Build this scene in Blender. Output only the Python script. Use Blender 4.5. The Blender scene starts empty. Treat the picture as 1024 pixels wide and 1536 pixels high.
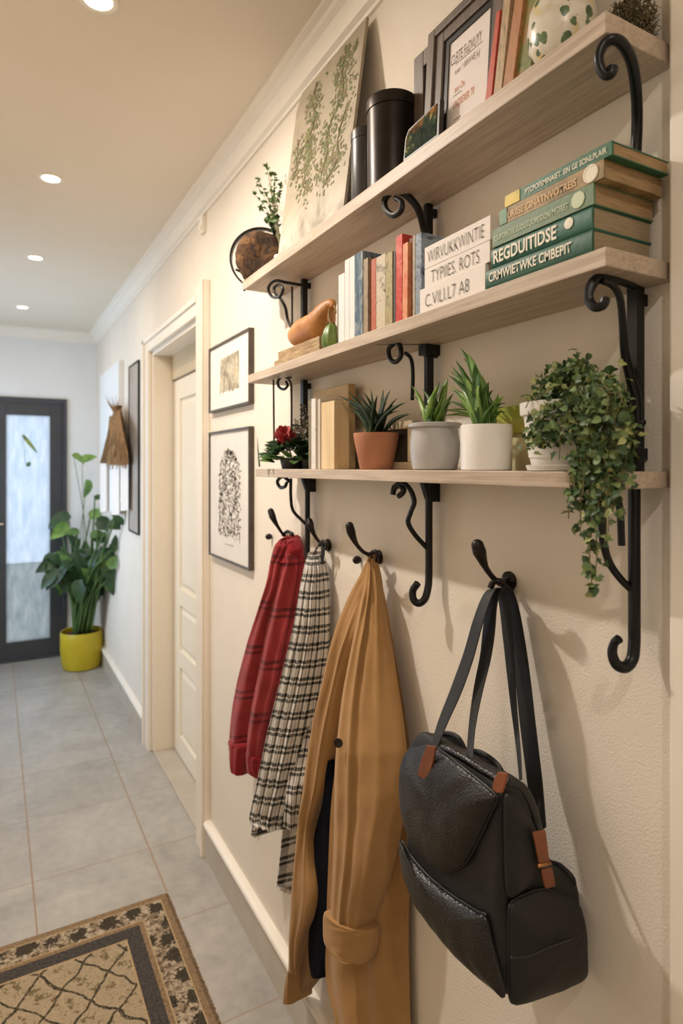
import bpy, bmesh, math, random
from mathutils import Vector, Matrix, noise as mnoise

random.seed(7)
C = bpy.context.scene.collection
PI = math.pi
# ---------------------------------------------------------------- frame of reference
# Hall coordinates: u across (0 = straight under the camera, 1 = right wall), t along the
# hall, h above the camera's eye level; all in units of D metres.
D = 0.80
EYE = 2.069 * D
F = 937.0
S_, C_ = 0.4852, 0.8744
K = F / C_
def W(u, t, h):
    return Vector(((u - 1) * D, t * D, EYE + h * D))
def A(x, u):                       # position along the hall of a point at offset u
    return (K * u / (x + 8) - u * S_) / C_
def HH(x, y, u):                   # its height
    return (700 - y) * (K * u / (x + 8)) / F
def P(x, y, u):
    return W(u, A(x, u), HH(x, y, u))
FLOOR = -2.069
CEIL = 1.47
SC = 0.83                          # front edge of the shelves
# ---------------------------------------------------------------- camera
cam_d = bpy.data.cameras.new('camera'); cam = bpy.data.objects.new('camera', cam_d); C.objects.link(cam)
cam.location = (-D, 0, EYE)
cam.rotation_euler = (PI / 2, 0, -math.atan(520 / 937))
cam_d.sensor_fit = 'VERTICAL'; cam_d.sensor_height = 36; cam_d.lens = 36 * F / 1536
cam_d.shift_y = -68 / 1536
cam_d.clip_start = 0.02
cam_d.dof.use_dof = True; cam_d.dof.focus_distance = 1.15; cam_d.dof.aperture_fstop = 4.0
sc = bpy.context.scene
sc.camera = cam
sc.view_settings.view_transform = 'Standard'; sc.view_settings.look = 'None'
sc.view_settings.gamma = 1; sc.view_settings.use_curve_mapping = False
sc.view_settings.exposure = -0.08
# ---------------------------------------------------------------- world and daylight
wd = bpy.data.worlds.new('sky'); sc.world = wd; wd.use_nodes = True
wd.node_tree.nodes['Background'].inputs[0].default_value = (0.75, 0.86, 1.0, 1)
wd.node_tree.nodes['Background'].inputs[1].default_value = 1.6
WARM = (1.0, 0.85, 0.67)
SIDE_C = (1.0, 0.91, 0.82)
NEAR_W, ROW_W, SIDE_W = 4.0, 4.0, 33.0      # watts of the visible ceiling lamps and of the added unseen ones
DAY_W, DOOR_W = 60.0, 75.0
def area(name, loc, rot, sx, sy, w, col):
    l = bpy.data.lights.new(name, 'AREA'); l.shape = 'RECTANGLE'; l.size = sx; l.size_y = sy
    l.energy = w; l.color = col
    o = bpy.data.objects.new(name, l); C.objects.link(o); o.location = loc; o.rotation_euler = rot
    return o
# daylight outside the glazed front door and outside the window of the left wall
area('daylight_front_door', W(0, 8.0, -0.6), (PI / 2, 0, 0), 1.5, 2.0, DOOR_W, (0.93, 0.97, 1.0))
area('daylight_window', W(-1.42, 5.9, -0.2), (0, -PI / 2, 0), 1.9, 1.5, DAY_W, (0.66, 0.80, 1.0))

# ---------------------------------------------------------------- materials
def srgb(r, g, b):
    f = lambda c: ((c / 255) / 12.92) if c / 255 <= 0.04045 else (((c / 255) + 0.055) / 1.055) ** 2.4
    return (f(r), f(g), f(b), 1)
class NT:
    def __init__(s, m):
        s.t = m.node_tree; s.n = s.t.nodes; s.l = s.t.links; s.b = s.n.get('Principled BSDF')
    def new(s, typ, **kw):
        n = s.n.new(typ)
        for k, v in kw.items(): setattr(n, k, v)
        return n
    def put(s, v, sock):
        if hasattr(v, 'is_output'): s.l.new(v, sock)
        else: sock.default_value = v
    def math(s, op, a, b=0.0, c=0.0):
        n = s.new('ShaderNodeMath', operation=op)
        for i, v in enumerate((a, b, c)): s.put(v, n.inputs[i])
        return n.outputs[0]
    def coord(s, kind='Object', scale=(1, 1, 1), rot=(0, 0, 0)):
        c = s.new('ShaderNodeTexCoord'); m = s.new('ShaderNodeMapping')
        m.inputs['Scale'].default_value = scale; m.inputs['Rotation'].default_value = rot
        s.l.new(c.outputs[kind], m.inputs[0]); return m.outputs[0]
    def noise(s, vec, scale=5, detail=4, rough=.5, dist=0):
        n = s.new('ShaderNodeTexNoise'); s.l.new(vec, n.inputs['Vector'])
        n.inputs['Scale'].default_value = scale; n.inputs['Detail'].default_value = detail
        n.inputs['Roughness'].default_value = rough; n.inputs['Distortion'].default_value = dist
        return n.outputs[0]
    def ramp(s, fac, stops):
        n = s.new('ShaderNodeValToRGB'); s.put(fac, n.inputs[0]); e = n.color_ramp.elements
        while len(e) < len(stops): e.new(0.5)
        for i, (p, c) in enumerate(stops): e[i].position = p; e[i].color = c
        return n.outputs[0]
    def mix(s, fac, a, b, mode='MIX'):
        n = s.new('ShaderNodeMix', data_type='RGBA', blend_type=mode)
        s.put(fac, n.inputs[0]); s.put(a, n.inputs[6]); s.put(b, n.inputs[7]); return n.outputs[2]
    def bump(s, hgt, strength=.2, dist=.01):
        n = s.new('ShaderNodeBump'); s.put(hgt, n.inputs['Height'])
        n.inputs['Strength'].default_value = strength; n.inputs['Distance'].default_value = dist
        s.l.new(n.outputs[0], s.b.inputs['Normal'])
    def base(s, v): s.put(v, s.b.inputs['Base Color'])
def mat(name, col, rough=.6, metal=0, spec=.5):
    m = bpy.data.materials.new(name); m.use_nodes = True; b = m.node_tree.nodes['Principled BSDF']
    b.inputs['Base Color'].default_value = col; b.inputs['Roughness'].default_value = rough
    b.inputs['Metallic'].default_value = metal; b.inputs['Specular IOR Level'].default_value = spec
    return m
def nmat(name, c1, c2, scale=8, rough=.6, bump=.15, bscale=None, stretch=(1, 1, 1), metal=0, spec=.5, bdist=.004, lo=.35, hi=.65, detail=5):
    m = mat(name, c1, rough, metal, spec); N = NT(m)
    v = N.coord(scale=stretch)
    f = N.noise(v, scale, detail, .55)
    N.base(N.ramp(f, [(lo, c1), (hi, c2)]))
    if bump: N.bump(N.noise(v, bscale or scale * 4, 3), bump, bdist)
    return m
M = {}
M['wall'] = nmat('wall paint', srgb(224, 214, 199), srgb(228, 219, 205), 3, .75, .55, 260, bdist=.0020, spec=.25)
M['wall_far'] = nmat('far wall paint', srgb(224, 224, 222), srgb(228, 228, 226), 3, .8, .1, 150, spec=.2)
M['ceiling'] = nmat('ceiling paint', srgb(224, 212, 194), srgb(227, 216, 199), 2, .85, .05, 90, spec=.2)
M['trim'] = nmat('white trim paint', srgb(236, 228, 214), srgb(238, 231, 218), 5, .4, .03)
M['casing'] = nmat('cream casing paint', srgb(230, 218, 200), srgb(233, 222, 205), 4, .45, .03)
M['plinth'] = nmat('greige plinth tile', srgb(178, 168, 152), srgb(188, 178, 162), 6, .4, .05)
M['door'] = nmat('cream door paint', srgb(234, 223, 201), srgb(236, 226, 206), 4, .38, .03)
M['lintel'] = nmat('tan lintel', srgb(196, 178, 146), srgb(200, 182, 150), 5, .5, .03)
M['gap_shade'] = mat('dark door gap', srgb(60, 52, 44), .7)  # dark strips stand in for the shade in the gap round the leaf
M['darkdoor'] = nmat('charcoal door paint', srgb(56, 57, 60), srgb(62, 63, 66), 6, .45, .05)
M['steel'] = mat('brushed steel', srgb(190, 186, 178), .28, 1)
M['iron'] = nmat('black wrought iron', srgb(11, 11, 12), srgb(18, 18, 19), 30, .36, .25, 120, spec=.35, bdist=.001)
M['bronze'] = nmat('dark bronze iron', srgb(24, 18, 16), srgb(38, 29, 24), 60, .4, .3, 150, metal=.4, bdist=.001)
# oak of the shelves
m = mat('pale greige oak', srgb(200, 182, 160), .5); N = NT(m)
v = N.coord(scale=(9, .9, 9)); a = N.noise(v, 4, 8, .6, .4)
v2 = N.coord(scale=(40, 1.5, 60)); b = N.noise(v2, 4, 3, .6)
c = N.ramp(a, [(.3, srgb(164, 145, 125)), (.5, srgb(186, 167, 146)), (.7, srgb(201, 184, 164))])
N.base(N.mix(.28, c, N.ramp(b, [(.35, srgb(134, 114, 94)), (.6, srgb(210, 193, 172))])))
N.bump(b, .12, .002); M['oak'] = m
# floor tiles
m = mat('grey porcelain tiles', srgb(150, 145, 138), .35); N = NT(m)
g = N.new('ShaderNodeNewGeometry'); sp = N.new('ShaderNodeSeparateXYZ'); N.l.new(g.outputs['Position'], sp.inputs[0])
def grout(sock, off, pitch, w):
    q = N.math('DIVIDE', N.math('SUBTRACT', sock, off), pitch)
    fr = N.math('FRACT', q)
    dd = N.math('MINIMUM', fr, N.math('SUBTRACT', 1.0, fr))
    return N.math('LESS_THAN', dd, w / pitch / 2), N.math('FLOOR', q)
gx, ix = grout(sp.outputs[0], (0.165 - 1) * D, .567 * D, .0065)
gy, iy = grout(sp.outputs[1], 3.465 * D, .61 * D, .004)
gg = N.math('MAXIMUM', gx, gy)
wn = N.new('ShaderNodeTexWhiteNoise'); wn.noise_dimensions = '2D'
cx = N.new('ShaderNodeCombineXYZ'); N.l.new(ix, cx.inputs[0]); N.l.new(iy, cx.inputs[1]); N.l.new(cx.outputs[0], wn.inputs['Vector'])
n1 = N.noise(g.outputs['Position'], 3.2, 8, .62, .6)
n2 = N.noise(g.outputs['Position'], 22, 5, .6)
cc = N.ramp(n1, [(.3, srgb(147, 143, 137)), (.5, srgb(166, 161, 154)), (.7, srgb(182, 177, 169))])
cc = N.mix(.25, cc, N.ramp(n2, [(.35, srgb(138, 133, 126)), (.65, srgb(190, 184, 175))]))
cc = N.mix(.10, cc, N.ramp(wn.outputs[0], [(0, srgb(130, 126, 120)), (1, srgb(196, 190, 182))]))
N.base(N.mix(gg, cc, srgb(152, 128, 104)))
N.put(N.ramp(n1, [(.3, (.30, .30, .30, 1)), (.7, (.46, .46, .46, 1))]), N.b.inputs['Roughness'])
N.bump(N.math('SUBTRACT', N.math('MULTIPLY', n2, .12), gg), .25, .003); M['floor'] = m
# glass
def thin_glass(name, tint, transp=.9):
    m = bpy.data.materials.new(name); m.use_nodes = True; N = NT(m); out = N.n['Material Output']
    tr = N.new('ShaderNodeBsdfTransparent'); tr.inputs[0].default_value = tint
    gl = N.new('ShaderNodeBsdfGlossy'); gl.inputs['Roughness'].default_value = .03
    mx = N.new('ShaderNodeMixShader'); mx.inputs[0].default_value = 1 - transp
    N.l.new(tr.outputs[0], mx.inputs[1]); N.l.new(gl.outputs[0], mx.inputs[2]); N.l.new(mx.outputs[0], out.inputs[0])
    return m
M['glass'] = thin_glass('clear glass', (.95, .98, 1, 1))
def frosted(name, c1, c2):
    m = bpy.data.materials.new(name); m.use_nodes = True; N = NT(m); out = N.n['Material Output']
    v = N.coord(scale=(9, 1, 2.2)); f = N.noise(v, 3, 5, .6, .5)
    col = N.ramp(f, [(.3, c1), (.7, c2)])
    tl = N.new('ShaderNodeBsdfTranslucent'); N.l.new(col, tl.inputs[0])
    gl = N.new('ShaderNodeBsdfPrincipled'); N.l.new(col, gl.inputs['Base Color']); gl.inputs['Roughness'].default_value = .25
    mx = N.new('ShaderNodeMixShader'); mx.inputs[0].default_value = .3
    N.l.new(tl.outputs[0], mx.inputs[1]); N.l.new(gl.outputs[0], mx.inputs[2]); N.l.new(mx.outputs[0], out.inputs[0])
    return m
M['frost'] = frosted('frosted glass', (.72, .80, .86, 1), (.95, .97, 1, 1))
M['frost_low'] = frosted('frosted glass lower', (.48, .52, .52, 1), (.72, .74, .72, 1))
m = bpy.data.materials.new('lamp diffuser'); m.use_nodes = True; N = NT(m)
N.b.inputs['Emission Color'].default_value = (1, .86, .66, 1); N.b.inputs['Emission Strength'].default_value = 9; M['lamp'] = m

# ---------------------------------------------------------------- object helpers
ORG = {}
def finish(o, label=None, cat=None, group=None, kind=None):
    if label: o['label'] = label
    if cat: o['category'] = cat
    if group: o['group'] = group
    if kind: o['kind'] = kind
    return o
def thing(name, base, label, cat, group=None, kind=None):
    o = bpy.data.objects.new(name, None); C.objects.link(o); o.empty_display_size = .05
    o.location = base; ORG[o.name] = Vector(base)
    return finish(o, label, cat, group, kind)
def link(name, bm, m, parent=None, smooth=False, bevel=0, subsurf=0, label=None, cat=None, group=None, kind=None, solid=0, auto=None):
    """turn a bmesh in world coordinates into one object, its origin at its thing's base"""
    mats = m if isinstance(m, (list, tuple)) else [m]
    me = bpy.data.meshes.new(name)
    if parent is not None: org = ORG[parent.name]
    else:
        xs = [v.co for v in bm.verts]
        org = Vector(((min(v.x for v in xs) + max(v.x for v in xs)) / 2, (min(v.y for v in xs) + max(v.y for v in xs)) / 2, min(v.z for v in xs)))
    if kind == 'structure' and parent is None: org = Vector((0, 0, 0))
    for v in bm.verts: v.co -= org
    bmesh.ops.recalc_face_normals(bm, faces=bm.faces)
    bm.to_mesh(me); bm.free()
    for q in mats: me.materials.append(M[q] if isinstance(q, str) else q)
    if smooth:
        for p in me.polygons: p.use_smooth = True
    if auto is not None:
        me.set_sharp_from_angle(angle=math.radians(auto))
    o = bpy.data.objects.new(name, me); C.objects.link(o)
    if parent is not None: o.parent = parent
    else: o.location = org
    ORG[o.name] = org.copy()
    if solid:
        s = o.modifiers.new('thickness', 'SOLIDIFY'); s.thickness = solid; s.offset = 0
    if bevel:
        s = o.modifiers.new('soft edges', 'BEVEL'); s.width = bevel; s.segments = 2; s.limit_method = 'ANGLE'
    if subsurf:
        s = o.modifiers.new('smooth', 'SUBSURF'); s.levels = subsurf; s.render_levels = subsurf
    return finish(o, label, cat, group, kind)
def NB(): return bmesh.new()
def box(bm, u0, u1, t0, t1, h0, h1, mi=0):
    vs = [bm.verts.new(W(u, t, h)) for u in (u0, u1) for t in (t0, t1) for h in (h0, h1)]
    for f in ((0, 1, 3, 2), (4, 6, 7, 5), (0, 4, 5, 1), (2, 3, 7, 6), (0, 2, 6, 4), (1, 5, 7, 3)):
        bm.faces.new([vs[i] for i in f]).material_index = mi
    return bm
def hexa(bm, front, back, mi=0):
    """solid from two matching quads of world points"""
    a = [bm.verts.new(p) for p in front]; b = [bm.verts.new(p) for p in back]; n = len(a)
    bm.faces.new(a).material_index = mi; bm.faces.new(b[::-1]).material_index = mi
    for i in range(n):
        bm.faces.new((a[i], b[i], b[(i + 1) % n], a[(i + 1) % n])).material_index = mi
    return bm
def smooth_path(pts, n=6):
    """Catmull-Rom through points (Vectors or tuples), n steps per span"""
    pts = [Vector(p) for p in pts]
    if len(pts) < 3: return pts
    out = []
    q = [pts[0] * 2 - pts[1]] + pts + [pts[-1] * 2 - pts[-2]]
    for i in range(1, len(q) - 2):
        p0, p1, p2, p3 = q[i - 1:i + 3]
        for k in range(n):
            s = k / n
            out.append(.5 * ((2 * p1) + (p2 - p0) * s + (2 * p0 - 5 * p1 + 4 * p2 - p3) * s * s + (3 * p1 - p0 - 3 * p2 + p3) * s ** 3))
    out.append(pts[-1].copy()); return out
def lerp_list(vals, k, n):
    if not isinstance(vals, (list, tuple)): return vals
    x = k / max(1, n - 1) * (len(vals) - 1); i = min(int(x), len(vals) - 2)
    return vals[i] + (vals[i + 1] - vals[i]) * (x - i)
def tube(bm, pts, r, seg=10, mi=0, flat=None, up=None):
    """sweep; r number or list along the path (metres); flat=(a,b) gives a strap's half width and half thickness factors"""
    pts = [Vector(p) for p in pts]; n = len(pts); rings = []
    tan = [(pts[min(i + 1, n - 1)] - pts[max(i - 1, 0)]).normalized() for i in range(n)]
    nv = Vector(up) if up else (Vector((0, 0, 1)) if abs(tan[0].z) < .9 else Vector((1, 0, 0)))
    for i in range(n):
        nv = (nv - tan[i] * nv.dot(tan[i]))
        if nv.length < 1e-6: nv = tan[i].orthogonal()
        nv.normalize()
        bn = tan[i].cross(nv); rr = lerp_list(r, i, n); ring = []
        for k in range(seg):
            a = 2 * PI * k / seg + (PI / seg if flat else 0)
            ca, sa = math.cos(a), math.sin(a)
            if flat:
                ca = math.copysign(abs(ca) ** .5, ca) * flat[0]; sa = math.copysign(abs(sa) ** .5, sa) * flat[1]
            ring.append(bm.verts.new(pts[i] + nv * ca * rr + bn * sa * rr))
        rings.append(ring)
    for i in range(n - 1):
        for k in range(seg):
            bm.faces.new((rings[i][k], rings[i][(k + 1) % seg], rings[i + 1][(k + 1) % seg], rings[i + 1][k])).material_index = mi
    bm.faces.new(rings[0][::-1]).material_index = mi; bm.faces.new(rings[-1]).material_index = mi
    return bm
def lathe(bm, c, prof, seg=40, mi=0, ax=None, close=True):
    """profile [(radius, height)] in metres round the vertical through c (or the axis ax)"""
    c = Vector(c); z = (ax or Vector((0, 0, 1))).normalized(); x = z.orthogonal().normalized(); y = z.cross(x); rings = []
    for r, h in prof:
        rings.append([bm.verts.new(c + z * h + (x * math.cos(2 * PI * k / seg) + y * math.sin(2 * PI * k / seg)) * max(r, 1e-5)) for k in range(seg)])
    for i in range(len(rings) - 1):
        for k in range(seg):
            bm.faces.new((rings[i][k], rings[i][(k + 1) % seg], rings[i + 1][(k + 1) % seg], rings[i + 1][k])).material_index = mi
    if close:
        bm.faces.new(rings[0][::-1]).material_index = mi; bm.faces.new(rings[-1]).material_index = mi
    return bm
def ball(bm, c, r, sx=1, sy=1, sz=1, sub=2):
    bmesh.ops.create_icosphere(bm, subdivisions=sub, radius=r, matrix=Matrix.Translation(c) @ Matrix.Diagonal((sx, sy, sz, 1)))
    return bm
def leaf(bm, p, d, nrm, L, Wd, shape='oval', bend=0.0, mi=0, fold=.15):
    """one leaf: base p, direction d, face normal nrm"""
    d = d.normalized(); s = d.cross(nrm)
    if s.length < 1e-4: s = d.orthogonal()
    s.normalize(); nn = s.cross(d).normalized()
    if shape == 'oval': prof = [(0, .03), (.2, .75), (.45, 1), (.7, .8), (.9, .35), (1, 0)]
    elif shape == 'heart': prof = [(-.08, .5), (.1, .95), (.35, 1), (.6, .78), (.82, .4), (1, 0)]
    elif shape == 'ivy': prof = [(0, .1), (.05, .75), (.25, .62), (.38, 1.0), (.52, .5), (.72, .36), (1, 0)]
    elif shape == 'round': prof = [(0, .2), (.15, .75), (.45, 1), (.75, .85), (.93, .45), (1, 0)]
    else: prof = [(0, .5), (.25, 1), (.55, .9), (.8, .5), (1, 0)]
    prev = None
    for k, w in prof:
        c = p + d * (L * k) + nn * (bend * L * (k * k))
        if w == 0: cur = [bm.verts.new(c)] * 3
        else:
            cur = [bm.verts.new(c - s * Wd * w * .5 + nn * fold * Wd * w), bm.verts.new(c), bm.verts.new(c + s * Wd * w * .5 + nn * fold * Wd * w)]
        if prev:
            for a, b in ((0, 1), (1, 2)):
                vs = [prev[a], prev[b], cur[b], cur[a]]
                vs2 = []
                for q in vs:
                    if q not in vs2: vs2.append(q)
                if len(vs2) > 2: bm.faces.new(vs2).material_index = mi
        prev = cur
def blade(bm, base, tip, mid_off, w, n=8, th=.12, side=None, mi=0, wprof=None):
    """long strap leaf from base to tip, bowed by mid_off, keel along its middle"""
    base, tip = Vector(base), Vector(tip); ctrl = (base + tip) / 2 + mid_off; prev = None
    dirv = (tip - base).normalized()
    sv = side or dirv.cross(Vector((0, 1, 0)) if abs(dirv.y) < .9 else Vector((1, 0, 0)))
    for k in range(n + 1):
        s = k / n; c = base * (1 - s) ** 2 + ctrl * 2 * s * (1 - s) + tip * s * s
        tg = (ctrl - base) * (1 - s) + (tip - ctrl) * s; tg.normalize()
        sd = (sv - tg * sv.dot(tg)).normalized(); nn = sd.cross(tg)
        ww = w * (wprof(s) if wprof else (.55 + .45 * math.sin(min(1, s * 2.2) * PI / 2)) * (1 - s ** 3)) + 1e-5
        cur = [bm.verts.new(c - sd * ww / 2 + nn * ww * .22), bm.verts.new(c), bm.verts.new(c + sd * ww / 2 + nn * ww * .22), bm.verts.new(c - nn * ww * th)]
        if prev:
            for a in range(4):
                b = (a + 1) % 4 if a != 2 else 3
                pass
            order = (0, 1, 2, 3)
            for a in range(4):
                i, j = order[a], order[(a + 1) % 4]
                bm.faces.new((prev[i], prev[j], cur[j], cur[i])).material_index = mi
        prev = cur
def text(name, s, origin, size, m, parent, sx=1.0, offset=0.0, width=None, xdir=Vector((0, -1, 0)), ydir=Vector((0, 0, 1)), shear=0, lift=.0006, extrude=.0002, space=1.0, align='LEFT'):
    cu = bpy.data.curves.new('lettering', 'FONT'); cu.body = s; cu.size = size; cu.shear = shear
    cu.extrude = 0; cu.space_character = space; cu.align_x = align; cu.resolution_u = 3
    cu.offset = offset * size * 3
    to = bpy.data.objects.new('lettering', cu); C.objects.link(to)
    dg = bpy.context.evaluated_depsgraph_get(); dg.update()
    me = bpy.data.meshes.new_from_object(to.evaluated_get(dg)); bpy.data.objects.remove(to)
    if not len(me.vertices): return None
    x0 = min(v.co.x for v in me.vertices); x1 = max(v.co.x for v in me.vertices)
    k = (width / (x1 - x0)) if width else sx
    nrm = xdir.cross(ydir); org = ORG[parent.name]
    base = Vector(origin) - org + nrm * lift
    for v in me.vertices:
        co = v.co.copy(); xx = (co.x - (x0 if align == 'LEFT' else 0)) * k
        v.co = base + xdir * xx + ydir * co.y
    me.materials.clear(); me.materials.append(m)
    o = bpy.data.objects.new(name, me); C.objects.link(o); o.parent = parent
    ORG[o.name] = org.copy(); return o
def interp(rows, v):
    """smooth interpolation over keyed rows: rows is a list of tuples of numbers, v in 0..1 by index"""
    x = v * (len(rows) - 1); i = min(int(x), len(rows) - 2); s = x - i
    p0 = rows[max(i - 1, 0)]; p1 = rows[i]; p2 = rows[i + 1]; p3 = rows[min(i + 2, len(rows) - 1)]
    return [.5 * (2 * b + (c - a) * s + (2 * a - 5 * b + 4 * c - d) * s * s + (3 * b - a - 3 * c + d) * s ** 3) for a, b, c, d in zip(p0, p1, p2, p3)]
def garment(name, rows, m, parent, uL, uR, bulge, folds=None, n=44, mm=80, back=.984, uvs=(1, 1), subd=0, hem=0.0, seed=0, thin=None, label=None):
    """hanging cloth: rows (y, xl, xr[, dy]) set its outline; one edge stands uL out, the other uR; the front
    bows out by bulge, carries folds(s, v) and is closed behind"""
    bm = NB(); uvl = bm.loops.layers.uv.new('UVMap'); grid = []; bgrid = []
    rows = [tuple(r) + ((0,) if len(r) == 3 else ()) for r in rows]
    for j in range(mm + 1):
        v = j / mm; y, xl, xr, dy = interp(rows, v)
        ul = lerp_list(uL, j, mm + 1); ur = lerp_list(uR, j, mm + 1); bu = lerp_list(bulge, j, mm + 1)
        pl = P(xl, y, ul); pr = P(xr, y + dy, ur)
        ch = pr - pl; ch.z = 0; nr = Vector((-ch.y, ch.x, 0)).normalized()
        if nr.x > 0: nr = -nr
        row = []; brow = []
        for i in range(n + 1):
            s = i / n
            p = pl.lerp(pr, s)
            prof = math.sin(PI * s) ** .6 if 0 < s < 1 else 0
            off = bu * D * prof
            if folds: off += folds(s, v) * D * min(1, prof * 2.2)
            off += .0022 * mnoise.noise(Vector((s * 5 + seed, v * 16, seed))) * min(1, prof * 2)
            q = p + nr * off
            if hem: q.z += hem * D * mnoise.noise(Vector((s * 3.1, seed + 3, 0))) * (v ** 10)
            row.append(bm.verts.new(q))
            if thin: bq = q - nr * thin
            else:
                bq = p.copy(); bq.x = max(p.x, (lerp_list(back, j, mm + 1) - 1) * D)
                bq = p.lerp(bq, min(1, prof * 1.6))
            brow.append(bm.verts.new(bq) if (thin or 0 < i < n) else row[-1])
        grid.append(row); bgrid.append(brow)
    def quad(a, b, c, d, uv):
        vs = []; us = []
        for q, w in zip((a, b, c, d), uv):
            if q not in vs: vs.append(q); us.append(w)
        if len(vs) < 3: return
        try: f = bm.faces.new(vs)
        except ValueError: return
        for lp, w in zip(f.loops, us): lp[uvl].uv = w
    wid = []
    for j in range(mm + 1): wid.append((grid[j][0].co - grid[j][-1].co).length)
    mw = max(wid)
    for j in range(mm):
        for i in range(n):
            uv = [((i + a) / n * uvs[0], (interp(rows, (j + b) / mm)[0] - rows[0][0]) / (rows[-1][0] - rows[0][0]) * uvs[1]) for a, b in ((0, 0), (1, 0), (1, 1), (0, 1))]
            quad(grid[j][i], grid[j][i + 1], grid[j + 1][i + 1], grid[j + 1][i], uv)
            quad(bgrid[j][i], bgrid[j + 1][i], bgrid[j + 1][i + 1], bgrid[j][i + 1], [uv[0], uv[3], uv[2], uv[1]])
        if thin:
            quad(grid[j][0], grid[j + 1][0], bgrid[j + 1][0], bgrid[j][0], [(0, 0)] * 4)
            quad(grid[j][n], bgrid[j][n], bgrid[j + 1][n], grid[j + 1][n], [(0, 0)] * 4)
    for j in (0, mm):
        for i in range(n):
            quad(grid[j][i], bgrid[j][i], bgrid[j][i + 1], grid[j][i + 1], [(0, 0)] * 4)
    return link(name, bm, m, parent, smooth=True, subsurf=subd, auto=50, label=label)
# ================================================================ the room
ST = dict(kind='structure')
UL, TB, TE = -1.05, -1.6, 7.45            # left wall, back wall, end wall
b = NB(); box(b, UL - .05, 1.05 + .25, TB - .05, TE + .05, FLOOR - .06, FLOOR); link('floor', b, 'floor', **ST)
b = NB(); box(b, UL - .05, 1.3, TB - .05, TE + .05, CEIL, CEIL + .06); link('ceiling', b, 'ceiling', **ST)
# right wall with the doorway
DA, DB, DH = 3.40, 4.64, .835
b = NB()
box(b, 1, 1.25, TB, DA, FLOOR, CEIL); box(b, 1, 1.25, DB, TE, FLOOR, CEIL); box(b, 1, 1.25, DA, DB, DH, CEIL)
link('wall_right', b, 'wall', **ST)
b = NB()
box(b, UL, -.80, TE, TE + .1, FLOOR, CEIL); box(b, .69, 1.25, TE, TE + .1, FLOOR, CEIL); box(b, -.80, .69, TE, TE + .1, .735, CEIL)
link('wall_far', b, 'wall_far', **ST)
WA, WB, WH0, WH1 = 5.0, 6.8, -1.2, .75
b = NB()
box(b, UL - .1, UL, TB, WA, FLOOR, CEIL); box(b, UL - .1, UL, WB, TE, FLOOR, CEIL)
box(b, UL - .1, UL, WA, WB, WH1, CEIL); box(b, UL - .1, UL, WA, WB, FLOOR, WH0)
link('wall_left', b, 'wall', **ST)
b = NB(); box(b, UL, 1.25, TB - .1, TB, FLOOR, CEIL); link('wall_back', b, 'wall', **ST)
# window of the left wall (its daylight is what cools the far end)
b = NB()
for a in ((WA, WA + .06, WH0, WH1), (WB - .06, WB, WH0, WH1), (WA, WB, WH0, WH0 + .06), (WA, WB, WH1 - .06, WH1), (5.87, 5.93, WH0, WH1)):
    box(b, UL - .07, UL - .02, *a)
w1 = link('window_1', b, 'trim', bevel=.003, **ST)
b = NB(); box(b, UL - .05, UL - .045, WA + .05, WB - .05, WH0 + .05, WH1 - .05); link('pane', b, 'glass', w1)
# crown moulding
def crown(name, path_uv):
    b = NB(); prof = [(0, .10), (.010, .10), (.012, .088), (.028, .080), (.034, .060), (.050, .034), (.068, .024), (.074, .012), (.095, .010), (.097, 0)]
    (ua, ta, na), (ub, tb, nb) = path_uv
    prev = None
    for (u0, t0, nn) in path_uv:
        ring = [b.verts.new(W(u0 + nn[0] * o, t0 + nn[1] * o, CEIL - d)) for o, d in prof] + [b.verts.new(W(u0, t0, CEIL))]
        if prev:
            for i in range(len(ring)):
                k = (i + 1) % len(ring); b.faces.new((prev[i], prev[k], ring[k], ring[i]))
        else: b.faces.new(ring)
        prev = ring
    b.faces.new(prev[::-1]); link(name, b, 'trim', smooth=True, auto=25, **ST)
crown('trim_1', [(1, TB, (-1, 1)), (1, TE, (-1, -1))])
crown('trim_2', [(1, TE, (-1, -1)), (UL, TE, (1, -1))])
crown('trim_3', [(UL, TE, (1, -1)), (UL, TB, (1, 1))])
# baseboards: greige plinth under a rounded white cap
def base_run(name, t0, t1, u=1, sgn=-1):
    b = NB(); box(b, u + sgn * .028, u, t0, t1, FLOOR, FLOOR + .155)
    for k in range(7):
        a0, a1 = PI * k / 7, PI * (k + 1) / 7
        c = .020
        f = lambda a: (u + sgn * (.018 + c * math.sin(a)), FLOOR + .155 + c - c * math.cos(a) )
        (ua, ha), (ub, hb) = f(a0), f(a1)
        hexa(b, [W(u, t0, ha), W(ua, t0, ha), W(ub, t0, hb), W(u, t0, hb)], [W(u, t1, ha), W(ua, t1, ha), W(ub, t1, hb), W(u, t1, hb)], 1)
    link(name, b, ['plinth', 'trim'], **ST)
base_run('baseboard_right_near', .64, 3.24); base_run('baseboard_right_far', 4.80, TE)
base_run('baseboard_left', TB, TE, UL, 1)
b = NB(); box(b, .69, 1, TE - .028, TE, FLOOR, FLOOR + .19); link('baseboard_far', b, 'trim', bevel=.006, **ST)
# near door casing on the right edge of the picture
b = NB(); box(b, .965, 1, .45, .635, FLOOR, CEIL - .1); link('trim_4', b, 'trim', bevel=.004, **ST)
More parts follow.
